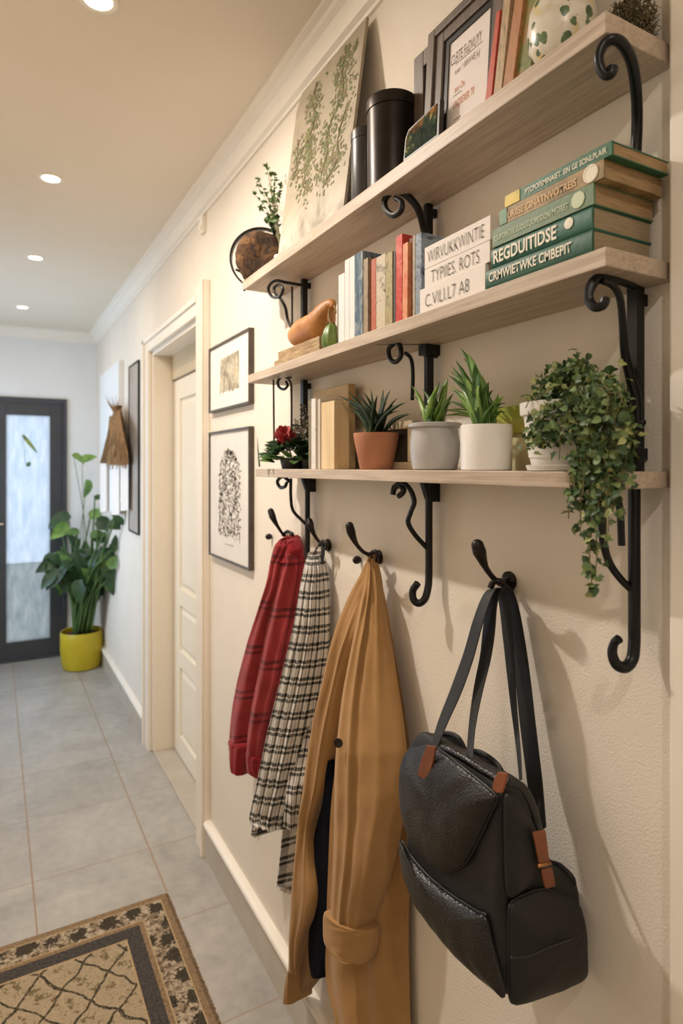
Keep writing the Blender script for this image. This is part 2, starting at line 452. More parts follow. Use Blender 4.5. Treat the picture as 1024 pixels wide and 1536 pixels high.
# side doorway casing
b = NB(); box(b, .968, 1, 3.24, 3.40, FLOOR, .995); box(b, .955, .968, 3.245, 3.285, FLOOR, .995)
link('trim_5', b, 'casing', bevel=.003, **ST)
b = NB(); box(b, .972, 1, DB, DB + .17, FLOOR, DH + .10); box(b, .960, .972, DB + .12, DB + .165, FLOOR, DH + .10)
link('trim_6', b, 'casing', bevel=.003, **ST)
b = NB(); box(b, .972, 1, DA, DB, DH, DH + .10); box(b, .960, .972, DA, DB + .17, DH + .07, DH + .10)
link('trim_7', b, 'trim', bevel=.003, **ST)
b = NB(); box(b, 1, 1.19, DB - .035, DB, FLOOR, DH); box(b, 1, 1.19, DA, DA + .02, FLOOR, DH); link('trim_8', b, 'casing', bevel=.002, **ST)
b = NB(); box(b, 1, 1.19, DA + .02, DB - .035, DH - .03, DH); link('trim_9', b, 'trim', **ST)
b = NB(); box(b, 1.13, 1.19, DA + .02, DB - .035, .63, DH - .03); link('trim_10', b, 'lintel', bevel=.002, **ST)
b = NB(); box(b, 1.0, 1.2, DA, DB, FLOOR, FLOOR + .012); link('trim_11', b, 'plinth', **ST)
# panelled door leaf
b = NB(); dt0, dt1, dh0, dh1 = DA + .03, DB - .05, FLOOR + .02, .62
def leaf_door(b, u0, u1, t0, t1, h0, h1, panels):
    st, x = .16, .02
    ts = [t0, t0 + st, t1 - st, t1]
    box(b, u0, u1, t0, t0 + st, h0, h1); box(b, u0, u1, t1 - st, t1, h0, h1)
    hs = [h0] + [q for p in panels for q in p] + [h1]
    for i in range(0, len(hs), 2): box(b, u0, u1, t0 + st, t1 - st, hs[i], hs[i + 1])
    for a, c in panels:
        box(b, u0 + .016, u1 - .005, t0 + st, t1 - st, a, c)
        fr = [W(u0 + .004, t0 + st + .05, a + .05), W(u0 + .004, t1 - st - .05, a + .05), W(u0 + .004, t1 - st - .05, c - .05), W(u0 + .004, t0 + st + .05, c - .05)]
        bk = [W(u0 + .016, t0 + st + .015, a + .015), W(u0 + .016, t1 - st - .015, a + .015), W(u0 + .016, t1 - st - .015, c - .015), W(u0 + .016, t0 + st + .015, c - .015)]
        hexa(b, fr, bk)
leaf_door(b, 1.145, 1.19, dt0, dt1, dh0, dh1, [(FLOOR + .16, -1.42), (-1.30, -.98), (-.86, .48)])
dr = link('door_1', b, 'door', bevel=.002, **ST)
b = NB(); box(b, 1.150, 1.185, dt1, DB - .035, dh0, dh1); box(b, 1.150, 1.185, dt0 - .006, dt0, dh0, dh1)
box(b, 1.15, 1.19, dt0, dt1, FLOOR + .012, dh0); link('door_gap', b, 'gap_shade', dr)
b = NB(); hx = 3.62
tube(b, [W(1.145, hx, -.64), W(1.105, hx, -.64), W(1.095, hx + .01, -.64), W(1.095, hx + .12, -.64)], .009, 10)
lathe(b, W(1.145, hx, -.64), [(.024, 0), (.024, .006), (.012, .010)], 20, ax=Vector((-1, 0, 0)))
tube(b, smooth_path([W(1.145, hx, -.84), W(1.11, hx, -.84), W(1.11, hx + .02, -.80), W(1.12, hx + .02, -.76)], 5), .006, 8)
lathe(b, W(1.145, hx, -.84), [(.018, 0), (.018, .006), (.008, .010)], 20, ax=Vector((-1, 0, 0)))
link('door_handle', b, 'steel', dr, smooth=True, auto=40)
# front door at the end of the hall
b = NB()
box(b, .655, .69, TE - .03, TE + .08, FLOOR, .735); box(b, -.80, -.765, TE - .03, TE + .08, FLOOR, .735); box(b, -.765, .655, TE - .03, TE + .08, .70, .735)
box(b, -.765, .655, TE, TE + .08, FLOOR, FLOOR + .02)
fr = link('trim_12', b, 'darkdoor', bevel=.003, **ST)
for k, (a, c, g0, g1) in enumerate(((-.052, .652, .105, .525), (-.762, -.058, -.635, -.215))):
    b = NB(); z0, z1 = FLOOR + .025, .695
    box(b, a, g0, TE + .01, TE + .06, z0, z1); box(b, g1, c, TE + .01, TE + .06, z0, z1)
    box(b, g0, g1, TE + .01, TE + .06, z0, -1.86); box(b, g0, g1, TE + .01, TE + .06, .55, z1)
    o = link('door_%d' % (k + 2), b, 'darkdoor', bevel=.003, **ST)
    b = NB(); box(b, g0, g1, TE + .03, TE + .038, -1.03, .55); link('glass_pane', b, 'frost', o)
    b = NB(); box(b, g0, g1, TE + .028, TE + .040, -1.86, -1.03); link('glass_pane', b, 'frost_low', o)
    if k == 0:
        b = NB(); tube(b, [W(.02, TE + .01, -.60), W(.02, TE - .05, -.60), W(.08, TE - .05, -.60)], .010, 8)
        box(b, -.0, .04, TE + .002, TE + .01, -.72, -.38); link('door_handle', b, 'steel', o)
        b = NB(); leaf(b, W(.26, TE + .025, .34), Vector((.22, 0, -.30)), Vector((0, -1, 0)), .20, .03, 'blade')
        leaf(b, W(.30, TE + .024, .0), Vector((.04, 0, .06)), Vector((0, -1, 0)), .05, .035, 'oval'); tube(b, [W(.26, TE + .024, .34), W(.29, TE + .024, .02)], .0015, 5)
        link('leaf_sticker', b, nmat('sticker leaf', srgb(150, 160, 60), srgb(70, 100, 70), 20, .6, 0), o)
# small sensor box high on the wall
b = NB(); box(b, .978, 1, 3.31, 3.37, 1.27, 1.36); box(b, .972, .978, 3.32, 3.36, 1.285, 1.31)
link('wall_sensor', b, 'trim', bevel=.002, label='small pale sensor box high on the wall just under the crown moulding', cat='sensor')

# ---------------------------------------------------------------- ceiling lamps
def downlight(u, t, w, label, grp=None):
    r = .052 * D; c = W(u, t, CEIL)
    o = thing('ceiling_downlight', c, label, 'light', grp)
    b = NB(); lathe(b, c, [(r * .82, -.001), (r * .84, -.004), (r * 1.12, -.004), (r * 1.18, -.001), (r * 1.18, 0)], 32, close=False)
    link('trim_ring', b, 'trim', o, smooth=True)
    b = NB(); lathe(b, c, [(r * .83, -.003), (r * .4, -.0035), (.0005, -.0036)], 32, close=True)
    link('diffuser', b, 'lamp', o)
    l = bpy.data.lights.new('lamp', 'AREA'); l.shape = 'DISK'; l.size = r * 1.5; l.energy = w; l.color = WARM if u > 0 else SIDE_C
    lo = bpy.data.objects.new('lamp', l); C.objects.link(lo); lo.parent = o; lo.location = (0, 0, -.012)
    return o
for t, w, lab in ((2.09, NEAR_W, 'round ceiling downlight nearest the viewer, cut by the top of the picture'),
                  (3.50, ROW_W * 1.3, 'round ceiling downlight second nearest the viewer'),
                  (4.88, ROW_W, 'round ceiling downlight third along the row towards the far door'),
                  (6.45, ROW_W * .5, 'round ceiling downlight nearest the far door')):
    downlight(.285 if t < 3 else .25 if t < 6 else .225, t, w, lab, 'downlights in a row along the ceiling')
for t, w in ((2.35, SIDE_W), (-.6, SIDE_W * .35)):  # lamps added out of view to set the shelf shadow and wall light
    downlight(-.16, t, w, 'unseen round ceiling downlight added left of the view to light the wall', 'added unseen downlights')
# ---------------------------------------------------------------- shelves
b = NB(); box(b, SC, .9995, .649, 2.267, .675, .71)
link('wall_shelf', b, 'oak', bevel=.0015, label='pale oak wall shelf, topmost of the three, carrying frames and canisters', cat='shelf', group='oak wall shelves')
b = NB(); box(b, SC, .9995, .649, 2.216, .3125, .343)
link('wall_shelf', b, 'oak', bevel=.0015, label='pale oak wall shelf in the middle, carrying the green book stack', cat='shelf', group='oak wall shelves')
b = NB(); box(b, SC, .9995, .649, 2.141, -.036, -.008)
link('wall_shelf', b, 'oak', bevel=.0015, label='pale oak wall shelf, lowest of the three, carrying potted plants', cat='shelf', group='oak wall shelves')

# ---------------------------------------------------------------- wrought iron brackets
UB = .975
def bar(b, x, hA, hB, w=.008, dpt=.018):
    t = A(x, UB); box(b, UB - .010, UB + .010, t - w, t + w, hA, hB)
    box(b, UB, .9995, t - .006, t + .006, hB - .03, hB - .01); box(b, UB, .9995, t - .006, t + .006, hA + .02, hA + .04)
def bracket(label, parts_fn):
    b = NB(); parts_fn(b)
    link('shelf_bracket', b, 'iron', smooth=True, auto=35, label=label, cat='bracket', group='black wrought iron shelf brackets')
def pc(pts, n=6): return smooth_path([P(*p) for p in pts], n)
R1 = .0065
def f(b):   # right, under the top shelf
    t0 = A(952, UB)
    pts = [W(UB, t0, .343), W(UB, t0, .50), P(955, 190, .968), P(954, 140, .935), P(948, 97, .898), P(936, 70, .867), P(921, 59, .845), P(906, 66, .835), P(898, 84, .83), P(900, 102, .833), P(908, 113, .838), P(916, 111, .842), P(918, 103, .845)]
    tube(b, smooth_path(pts, 6), [.0075, .0075, .0073, .0072, .007, .0066, .006, .0058, .006, .0075], 12)
bracket('black iron scroll bracket holding the right end of the topmost shelf', f)
def f(b):   # middle, under the top shelf
    t0 = A(642, UB); bar(b, 642, .343, .674, .007)
    tube(b, pc([(640, 380, .968), (636, 345, .955), (626, 312, .92), (606, 291, .89), (588, 288, .865), (577, 300, .855), (579, 315, .853), (590, 323, .853), (601, 316, .857), (602, 303, .86), (593, 297, .86)]), [.008, .0075, .0065, .006, .0055], 10)
bracket('black iron spiral bracket under the middle of the topmost shelf', f)
def f(b):   # left, under the top shelf
    bar(b, 456, .343, .674, .009)
    tube(b, pc([(455, 428, .972), (430, 424, .90), (414, 421, .87), (404, 428, .86), (403, 438, .86), (410, 446, .863), (420, 444, .867), (424, 434, .868), (418, 427, .866), (411, 432, .864), (413, 441, .864), (421, 449, .87), (428, 462, .88), (431, 478, .90), (437, 492, .95)]), .0045, 8)
    tube(b, [P(438, 430, .965), P(438, 508, .965)], .0032, 6)
bracket('black iron spiral bracket with thin rods under the left end of the topmost shelf', f)
def f(b):   # right, under the middle shelf
    bar(b, 953, -.008, .311, .010)
    tube(b, pc([(952, 428, .972), (935, 421, .93), (912, 416, .885), (893, 420, .855), (883, 437, .842), (884, 452, .84), (893, 461, .84), (904, 458, .845), (907, 449, .85)]), [.0078, .0076, .007, .0062, .0058, .0066], 10)
    tube(b, pc([(903, 421, .86), (920, 430, .88), (930, 450, .895), (934, 490, .915), (937, 530, .935), (945, 565, .955), (954, 600, .968), (957, 640, .97)]), [.0045, .0045, .005, .006, .0075, .005], 10)
    ball(b, P(962, 634, .975), .006)
bracket('black iron scroll bracket with curved brace at the right end of the middle shelf', f)
def f(b):   # middle, under the middle shelf
    bar(b, 643, -.008, .311, .007); t0 = A(643, UB); box(b, UB - .022, .9995, t0 - .015, t0 + .015, .285, .311)
    tube(b, [P(646, 514, .972), P(565, 514, .855)], .0045, 6)
    tube(b, pc([(592, 514, .89), (583, 524, .885), (585, 538, .885), (593, 543, .887), (601, 534, .89), (600, 520, .893), (594, 514, .892)]), .005, 8)
    tube(b, pc([(607, 529, .92), (616, 538, .93), (619, 560, .94), (618, 600, .95)]), .004, 8)
bracket('black iron bracket with a hanging oval loop under the middle of the middle shelf', f)
def f(b):   # left, under the middle shelf
    bar(b, 456, -.008, .311, .011)
    tube(b, [P(455, 564, .972), P(420, 563, .88)], .004, 6)
    tube(b, pc([(436, 566, .90), (425, 564, .888), (417, 571, .88), (418, 580, .88), (425, 584, .883), (431, 579, .886), (429, 572, .886)]), .004, 8)
    tube(b, pc([(425, 564, .89), (435, 572, .90), (437, 590, .91), (437, 655, .91)]), .0032, 6)
    tube(b, [P(410, 568, .88), P(411, 672, .88)], .003, 6)
bracket('black iron bracket with two thin hanging rods under the left end of the middle shelf', f)
def hook_end(b, x, y0, ytop, w, sc=1.0):
    pass
def f(b):   # right, under the lowest shelf
    t0 = A(951, .97); rr = .0082
    tube(b, smooth_path([W(.97, t0, -.0365), W(.97, t0, -.15), W(.97, t0, HH(951, 940, .97)), P(951, 962, .97), P(948, 988, .962), P(937, 1001, .945), P(924, 996, .93), P(918, 980, .925), P(921, 965, .925), P(928, 958, .925)], 6), [rr, rr, rr, rr, rr, rr * .95, rr * .85, rr * .7, rr * .75], 12)
    tube(b, pc([(926, 745, .92), (930, 770, .92), (932, 818, .925)]), .0048, 8)
    tube(b, pc([(903, 740, .89), (902, 780, .893), (905, 815, .90), (914, 845, .92), (930, 868, .945), (948, 886, .968)]), .0052, 8)
bracket('long black iron bracket ending in a hook below the right end of the lowest shelf', f)
def f(b):   # middle, under the lowest shelf
    t0 = A(643, .97)
    tube(b, smooth_path([W(.97, t0, -.0365), W(.97, t0, -.2), W(.97, t0, HH(643, 860, .97)), P(642, 880, .967), P(637, 898, .955), P(628, 905, .945), P(620, 899, .935), P(619, 886, .935), P(626, 875, .94)], 6), .0076, 12)
    tube(b, pc([(598, 744, .90), (602, 741, .90), (605, 735, .90), (599, 728, .895), (591, 733, .89), (589, 742, .888)]), .006, 8)
    tube(b, pc([(590, 731, .89), (602, 724, .893), (614, 733, .90), (621, 752, .905), (616, 768, .905), (612, 784, .91), (622, 802, .935), (640, 822, .965)]), .0052, 8)
    hexa(b, [W(.945, t0 - .008, -.0365), W(.945, t0 + .008, -.0365), W(.965, t0 + .008, -.09), W(.965, t0 - .008, -.09)], [W(.9995, t0 - .008, -.0365), W(.9995, t0 + .008, -.0365), W(.9995, t0 + .008, -.09), W(.9995, t0 - .008, -.09)])
bracket('black iron bracket with S-shaped brace and hook below the middle of the lowest shelf', f)
def f(b):   # left, under the lowest shelf
    t0 = A(461, .97)
    tube(b, [W(.97, t0, -.0365), W(.97, t0, -.15), W(.97, t0, HH(461, 829, .97))], .0075, 10)
    tube(b, pc([(434, 722, .90), (424, 715, .893), (416, 722, .888), (420, 731, .888), (427, 730, .89), (430, 724, .892)]), .005, 8)
    tube(b, pc([(436, 718, .90), (436, 745, .905), (439, 765, .915), (450, 778, .935), (463, 790, .955)]), .0048, 8)
    hexa(b, [W(.945, t0 - .008, -.0365), W(.945, t0 + .008, -.0365), W(.965, t0 + .008, -.09), W(.965, t0 - .008, -.09)], [W(.9995, t0 - .008, -.0365), W(.9995, t0 + .008, -.0365), W(.9995, t0 + .008, -.09), W(.9995, t0 - .008, -.09)])
bracket('black iron bracket with a curved brace below the left end of the lowest shelf', f)

# ---------------------------------------------------------------- coat hooks
def coat_hook(label, prong, ring, knob, plate, r=.005):
    b = NB(); tube(b, pc(prong), [r * 1.9, r * 2.1, r * 1.5, r, r * .9, r * .9, r], 10)
    ball(b, P(*prong[0]), r * 1.95)
    if ring: tube(b, pc(ring, 5), r * 1.0, 8)
    t = A(plate[0], .985); h = HH(plate[0], plate[1], .985)
    lathe(b, W(.9995, t, h), [(.017, 0), (.017, .004), (.010, .009), (.004, .012)], 20, ax=Vector((-1, 0, 0)))
    tube(b, [W(.998, t, h), P(prong[-1][0], prong[-1][1], prong[-1][2])], .006, 8)
    o = link('coat_hook', b, 'bronze', smooth=True, auto=50, label=label, cat='hook', group='black iron coat hooks on the wall')
    if knob:
        b = NB(); ball(b, P(*knob), .0095, 1.3, .8, 1.1); tube(b, [P(*knob), P(knob[0] + 4, knob[1], .997)], .005, 8); link('knob', b, 'bronze', o, smooth=True)
coat_hook('black coat hook holding the red jacket', [(406, 767, .89), (410, 778, .895), (416, 789, .91), (424, 801, .935), (430, 806, .95)], [(424, 803, .945), (431, 797, .95), (438, 802, .955), (436, 810, .957)], (403, 805, .985), (433, 806))
coat_hook('black coat hook holding the black and white plaid shirt', [(464, 782, .93), (466, 790, .93), (471, 802, .94), (478, 812, .955), (485, 817, .96)], [(479, 818, .955), (484, 812, .958), (490, 816, .962), (488, 824, .962)], None, (487, 818))
coat_hook('black coat hook holding the tan coat', [(524, 789, .87), (528, 803, .88), (535, 817, .90), (545, 828, .93), (557, 833, .955)], [(552, 833, .95), (562, 827, .955), (566, 835, .96), (562, 845, .962), (555, 843, .96)], (535, 840, .985), (562, 836))
coat_hook('black coat hook holding the black backpack', [(716, 818, .88), (721, 834, .89), (728, 851, .91), (738, 865, .935), (749, 875, .955)], [(735, 882, .93), (740, 873, .935), (750, 872, .945), (757, 880, .96)], None, (757, 872), r=.0055)
b = NB(); t = A(760, .985); box(b, .985, .9995, t - .006, t + .012, HH(760, 893, .985), HH(760, 866, .985))
link('wall_plate', b, 'iron', bevel=.001, label='narrow black wall plate behind the hook of the backpack', cat='wall plate')
# ================================================================ frames on the wall
def paper(name, c1, c2=None): return nmat(name, c1, c2 or c1, 6, .7, .03)
M['mat_board'] = paper('warm white mat board', srgb(232, 224, 212)); M['print_grey'] = paper('pale grey print', srgb(214, 208, 200), srgb(222, 216, 208))
M['frame_bronze'] = nmat('bronze brown frame', srgb(78, 68, 58), srgb(92, 82, 70), 20, .4, .1, metal=.3)
M['frame_black'] = nmat('black frame', srgb(24, 22, 21), srgb(33, 30, 28), 20, .45, .05)
m = mat('watercolour print', srgb(180, 170, 150), .7); N = NT(m); v = N.coord(scale=(1, 1, 1))
a = N.noise(v, 14, 6, .65, .8); c = N.ramp(a, [(.3, srgb(96, 84, 66)), (.45, srgb(170, 158, 134)), (.58, srgb(206, 196, 172)), (.68, srgb(188, 168, 96))])
N.base(N.mix(N.ramp(N.noise(v, 60, 3, .6), [(.5, (0, 0, 0, 1)), (.7, (.5, .5, .5, 1))]), c, srgb(90, 86, 80))); M['watercolour'] = m
def wall_frame(label, t0, t1, h0, h1, art):
    o = thing('picture_frame', W(1, (t0 + t1) / 2, h0), label, 'picture frame', 'framed prints beside the doorway')
    b = NB(); w = .011
    for a in ((t0, t0 + w, h0, h1), (t1 - w, t1, h0, h1), (t0 + w, t1 - w, h0, h0 + w), (t0 + w, t1 - w, h1 - w, h1)): box(b, .974, .9995, *a)
    link('frame', b, 'frame_bronze', o, bevel=.001)
    art(o, t0 + w, t1 - w, h0 + w, h1 - w); return o
def art1(o, t0, t1, h0, h1):
    b = NB(); box(b, .982, .9995, t0, t1, h0, h1); link('mat_board', b, 'mat_board', o)
    a, c = t0 + (t1 - t0) * .24, t1 - (t1 - t0) * .28; z0, z1 = h0 + (h1 - h0) * .24, h1 - (h1 - h0) * .22
    b = NB(); n = 18; pts = []
    random.seed(3)
    for i in range(n): pts.append((a + (c - a) * i / n, z0 + random.uniform(-.008, .008)))
    pts += [(c + .008, z0 - .012), (c, (z0 + z1) / 2), (c - .006, z1), (a, z1 + .004)]
    hexa(b, [W(.9812, t, h) for t, h in pts], [W(.9822, t, h) for t, h in pts]); link('print', b, 'watercolour', o)
def art2(o, t0, t1, h0, h1):
    b = NB(); box(b, .982, .9995, t0, t1, h0, h1); link('mat_board', b, 'print_grey', o)
    b = NB(); random.seed(5); tm = (t0 + t1) / 2 - .01; zb = h0 + .11; zt = h1 - .09
    for i in range(1100):
        z = random.uniform(0, 1); hw = (.155 if z < .7 else .155 * math.sqrt(max(0, 1 - ((z - .7) / .3) ** 2)))
        t = tm + random.uniform(-1, 1) * hw; h = zb + (zt - zb) * z; an = random.uniform(0, 2 * PI)
        leaf(b, W(.9815, t, h), Vector((0, math.cos(an), math.sin(an))), Vector((-1, 0, 0)), random.uniform(.008, .02), random.uniform(.004, .008), random.choice(('oval', 'round', 'ivy')), fold=0, mi=random.choice((0, 0, 1)))
    link('printed_leaves', b, [nmat('ink dark', srgb(134, 127, 114), srgb(152, 144, 130), 30, .8, 0), nmat('ink pale', srgb(140, 132, 118), srgb(160, 152, 138), 30, .8, 0)], o)
    text('caption', 'ruseni  verdum fol.', W(.9815, tm + .06, h0 + .07), .008, M['frame_black'], o, width=.10)
wall_frame('small framed watercolour with wide white mat, upper of the two beside the doorway', 2.592, 3.184, .278, .612, art1)
wall_frame('tall framed grey leaf print, lower of the two beside the doorway', 2.592, 3.184, -.458, .178, art2)

# ================================================================ topmost shelf
T1 = .7102
M['print_white'] = paper('white print paper', srgb(222, 212, 206), srgb(226, 216, 210))
M['frame_grey'] = nmat('grey brown moulding', srgb(92, 80, 72), srgb(108, 95, 84), 12, .5, .1, stretch=(1, 8, 1))
# large frame
o = thing('picture_frame', W(.88, 1.05, T1), 'large grey-brown frame with handwritten white print, standing on the topmost shelf', 'picture frame')
def lean(u, h): return u + (h - T1) * .06
def slab(b, u0, u1, t0, t1, h0, h1, mi=0, k=.06):
    q = lambda u: [W(u + (h0 - T1) * k, t0, h0), W(u + (h0 - T1) * k, t1, h0), W(u + (h1 - T1) * k, t1, h1), W(u + (h1 - T1) * k, t0, h1)]
    hexa(b, q(u0), q(u1), mi)
b = NB()
slab(b, .853, .885, 1.098, 1.150, T1, .985); slab(b, .853, .885, .905, .94, T1, .985); slab(b, .853, .885, .94, 1.098, .94, .985); slab(b, .847, .853, 1.125, 1.150, T1, .985)
slab(b, .847, .853, .905, 1.125, .965, .985); link('frame', b, 'frame_grey', o, bevel=.0015)
b = NB(); slab(b, .858, .88, 1.082, 1.098, T1, .94); slab(b, .858, .88, .94, .952, T1, .94); slab(b, .858, .88, .952, 1.082, .926, .94); slab(b, .864, .88, .952, 1.082, T1, .926)
link('inner_border', b, 'frame_black', o)
b = NB(); slab(b, .861, .864, .952, 1.082, T1, .926); link('print', b, 'print_white', o)
ink = mat('brown ink', srgb(84, 68, 58), .8); oink = mat('orange ink', srgb(206, 140, 104), .8)
zdir = Vector((.06, 0, 1)).normalized()
for s, h, tt, w, hs, mt in (('CLEITE FoDVUYY', .872, 1.076, .098, .034, ink), ('ruwr ! IIIIVVVE JuJ', .845, 1.062, .080, .020, ink), ('sua Ox', .805, 1.060, .034, .022, oink), ('UNDREXER TR', .770, 1.062, .068, .024, oink)):
    text('lettering', s, W(lean(.861, h), tt, h), hs * D, mt, o, width=w * D, ydir=zdir, offset=-.004 if mt is ink else 0, shear=.1)
b = NB()
for (h, ta, tb_) in ((.868, 1.060, .975), (.798, 1.062, 1.035), (.743, 1.058, 1.035)):
    b = NB(); slab(b, .8605, .861, tb_, ta, h, h + .0012); link('pen_line', b, ink, o)
# slim dark frame behind it
o = thing('picture_frame', W(.95, 1.2, T1), 'slim dark frame half hidden behind the large print frame on the topmost shelf', 'picture frame')
b = NB(); ta, tb_ = 1.02, 1.305
for a in ((ta, ta + .04, T1, 1.04), (tb_ - .04, tb_, T1, 1.04), (ta + .04, tb_ - .04, T1, .75), (ta + .04, tb_ - .04, 1.0, 1.04)): box(b, .935, .965, *a)
link('frame', b, 'frame_grey', o, bevel=.0015)
b = NB(); box(b, .950, .965, ta + .04, tb_ - .04, .75, 1.0); link('backing', b, 'frame_black', o)
# small plaque
o = thing('photo_plaque', W(.838, 1.14, T1), 'small plaque with a gold and dark green picture, leaning before the large frame', 'plaque')
b = NB(); q = [(1.072, T1), (1.207, T1), (1.202, .765), (1.19, .781), (1.072, .792)]
hexa(b, [W(.834 + (h - T1) * .05, t, h) for t, h in q], [W(.846 + (h - T1) * .05, t, h) for t, h in q]); link('plaque_body', b, 'frame_black', o, bevel=.001)
m = mat('gold green painting', srgb(120, 100, 50), .85, spec=.1); N = NT(m); v = N.coord(); a = N.noise(v, 40, 6, .7, .6)
sp = N.new('ShaderNodeSeparateXYZ'); N.l.new(v, sp.inputs[0])
lowhi = N.math('ADD', N.math('MULTIPLY', sp.outputs[2], 15.0), N.math('SUBTRACT', N.noise(v, 25, 3), .75))
cg = N.ramp(a, [(.35, srgb(84, 54, 22)), (.5, srgb(150, 98, 44)), (.65, srgb(188, 150, 80))]); cd = N.ramp(a, [(.4, srgb(30, 40, 34)), (.6, srgb(60, 72, 52)), (.72, srgb(190, 180, 120))])
N.base(N.mix(N.ramp(lowhi, [(.32, (0, 0, 0, 1)), (.5, (1, 1, 1, 1))]), cd, cg)); M['goldart'] = m
b = NB(); q = [(1.082, T1 + .008), (1.199, T1 + .008), (1.196, .760), (1.187, .775), (1.082, .786)]
hexa(b, [W(.8325 + (h - T1) * .05, t, h) for t, h in q], [W(.834 + (h - T1) * .05, t, h) for t, h in q]); link('picture', b, 'goldart', o)
# canisters
M['tin_dark'] = nmat('aged black tin', srgb(38, 32, 30), srgb(62, 54, 48), 5, .34, .06, metal=.65)
M['tin_grey'] = nmat('aged grey tin', srgb(64, 62, 62), srgb(88, 86, 84), 6, .36, .06, metal=.6)
def canister(label, u, t, r, h1, m):
    c = W(u, t, T1); H = (h1 - T1) * D; r *= D
    o = thing('canister', c, label, 'canister', 'metal canisters on the topmost shelf')
    b = NB(); lathe(b, c, [(r * .97, 0), (r, .002), (r, H * .86), (r * .985, H * .862)], 48); link('body', b, m, o, smooth=True, auto=30)
    b = NB(); lathe(b, c, [(r * 1.0, H * .862), (r * 1.035, H * .865), (r * 1.035, H * .96), (r * 1.01, H * .985), (r * .9, H)], 48); link('lid', b, m, o, smooth=True, auto=30)
    b = NB(); box(b, u - .004, u + .004, t - r / D - .002, t - r / D + .001, T1 + .004, T1 + H / D * .86); link('seam', b, m, o)
canister('large black metal canister, taller of the two on the topmost shelf', .91, 1.366, .066, .955, 'tin_dark')
canister('slim grey metal canister between the large canister and the botanical canvas', .90, 1.478, .043, .925, 'tin_grey')
# botanical canvas
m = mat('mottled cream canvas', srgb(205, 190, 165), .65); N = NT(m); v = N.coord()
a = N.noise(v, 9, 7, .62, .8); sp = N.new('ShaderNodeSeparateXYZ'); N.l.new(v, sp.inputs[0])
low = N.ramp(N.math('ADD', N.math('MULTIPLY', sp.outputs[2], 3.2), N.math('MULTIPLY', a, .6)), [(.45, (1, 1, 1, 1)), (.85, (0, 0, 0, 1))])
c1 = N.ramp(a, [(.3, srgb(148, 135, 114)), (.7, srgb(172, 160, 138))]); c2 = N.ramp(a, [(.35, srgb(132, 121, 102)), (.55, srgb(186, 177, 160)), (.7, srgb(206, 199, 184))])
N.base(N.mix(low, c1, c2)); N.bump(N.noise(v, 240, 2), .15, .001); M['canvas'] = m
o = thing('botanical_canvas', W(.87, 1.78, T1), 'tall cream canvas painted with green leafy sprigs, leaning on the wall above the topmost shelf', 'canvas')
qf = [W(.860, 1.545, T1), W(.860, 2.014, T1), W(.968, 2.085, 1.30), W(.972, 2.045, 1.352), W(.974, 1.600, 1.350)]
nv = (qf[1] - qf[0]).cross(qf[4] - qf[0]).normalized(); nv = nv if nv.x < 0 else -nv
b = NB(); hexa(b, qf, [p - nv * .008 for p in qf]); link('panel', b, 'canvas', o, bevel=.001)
b = NB(); random.seed(21)
def cp(s, w):                       # s across 0..1 (far to near), w up 0..1
    lo = qf[1].lerp(qf[0], s); hi = (qf[3]).lerp(qf[4], s); return lo.lerp(hi, w) + nv * .0008
def sprig(path, wid, n, lo, hi):
    wid *= 1.9; n = int(n * 1.3); hi *= 1.25
    pts = smooth_path([Vector((a, c, 0)) for a, c in path], 8); wp = [cp(p.x, p.y) for p in pts]
    tube(b, wp, .0011, 4, 1)
    for i in range(n):
        k = random.uniform(0, len(wp) - 1.01); j = int(k); p = wp[j].lerp(wp[j + 1], k - j)
        ox, oy = random.gauss(0, wid), random.gauss(0, wid * .6)
        sx_ = min(.96, max(.03, path[0][0] + 0)) 
        p = p + (cp(.6, .5) - cp(.5, .5)) * ox * 10 + (cp(.5, .6) - cp(.5, .5)) * min(0, oy) * 10
        if p.z > EYE + 1.325 * D or p.y < 1.625 * D and p.z > EYE + 1.25 * D: continue
        an = random.uniform(0, 2 * PI); ex = (cp(.6, .5) - cp(.5, .5)).normalized(); ey = (cp(.5, .6) - cp(.5, .5)).normalized()
        leaf(b, p, ex * math.cos(an) + ey * math.sin(an), nv, random.uniform(lo, hi), random.uniform(lo, hi) * .6, random.choice(('oval', 'ivy', 'round')), fold=0, mi=random.choice((0, 0, 1, 2)))
sprig([(.30, .95), (.26, .85), (.34, .72), (.27, .60)], .035, 150, .006, .013)
sprig([(.26, .66), (.36, .52), (.30, .42), (.40, .30)], .035, 170, .006, .013)
sprig([(.06, .70), (.12, .55), (.08, .45)], .03, 70, .006, .012)
sprig([(.80, .95), (.72, .85), (.78, .70), (.62, .55), (.66, .42), (.60, .32)], .045, 330, .006, .014)
sprig([(.88, .60), (.80, .45), (.84, .33), (.66, .24)], .03, 100, .006, .012)
link('painted_sprigs', b, [nmat('paint olive', srgb(104, 104, 66), srgb(128, 126, 84), 30, .8, 0), nmat('paint brown', srgb(110, 92, 66), srgb(134, 116, 86), 30, .8, 0), nmat('paint green', srgb(88, 104, 56), srgb(116, 128, 76), 30, .8, 0)], o)
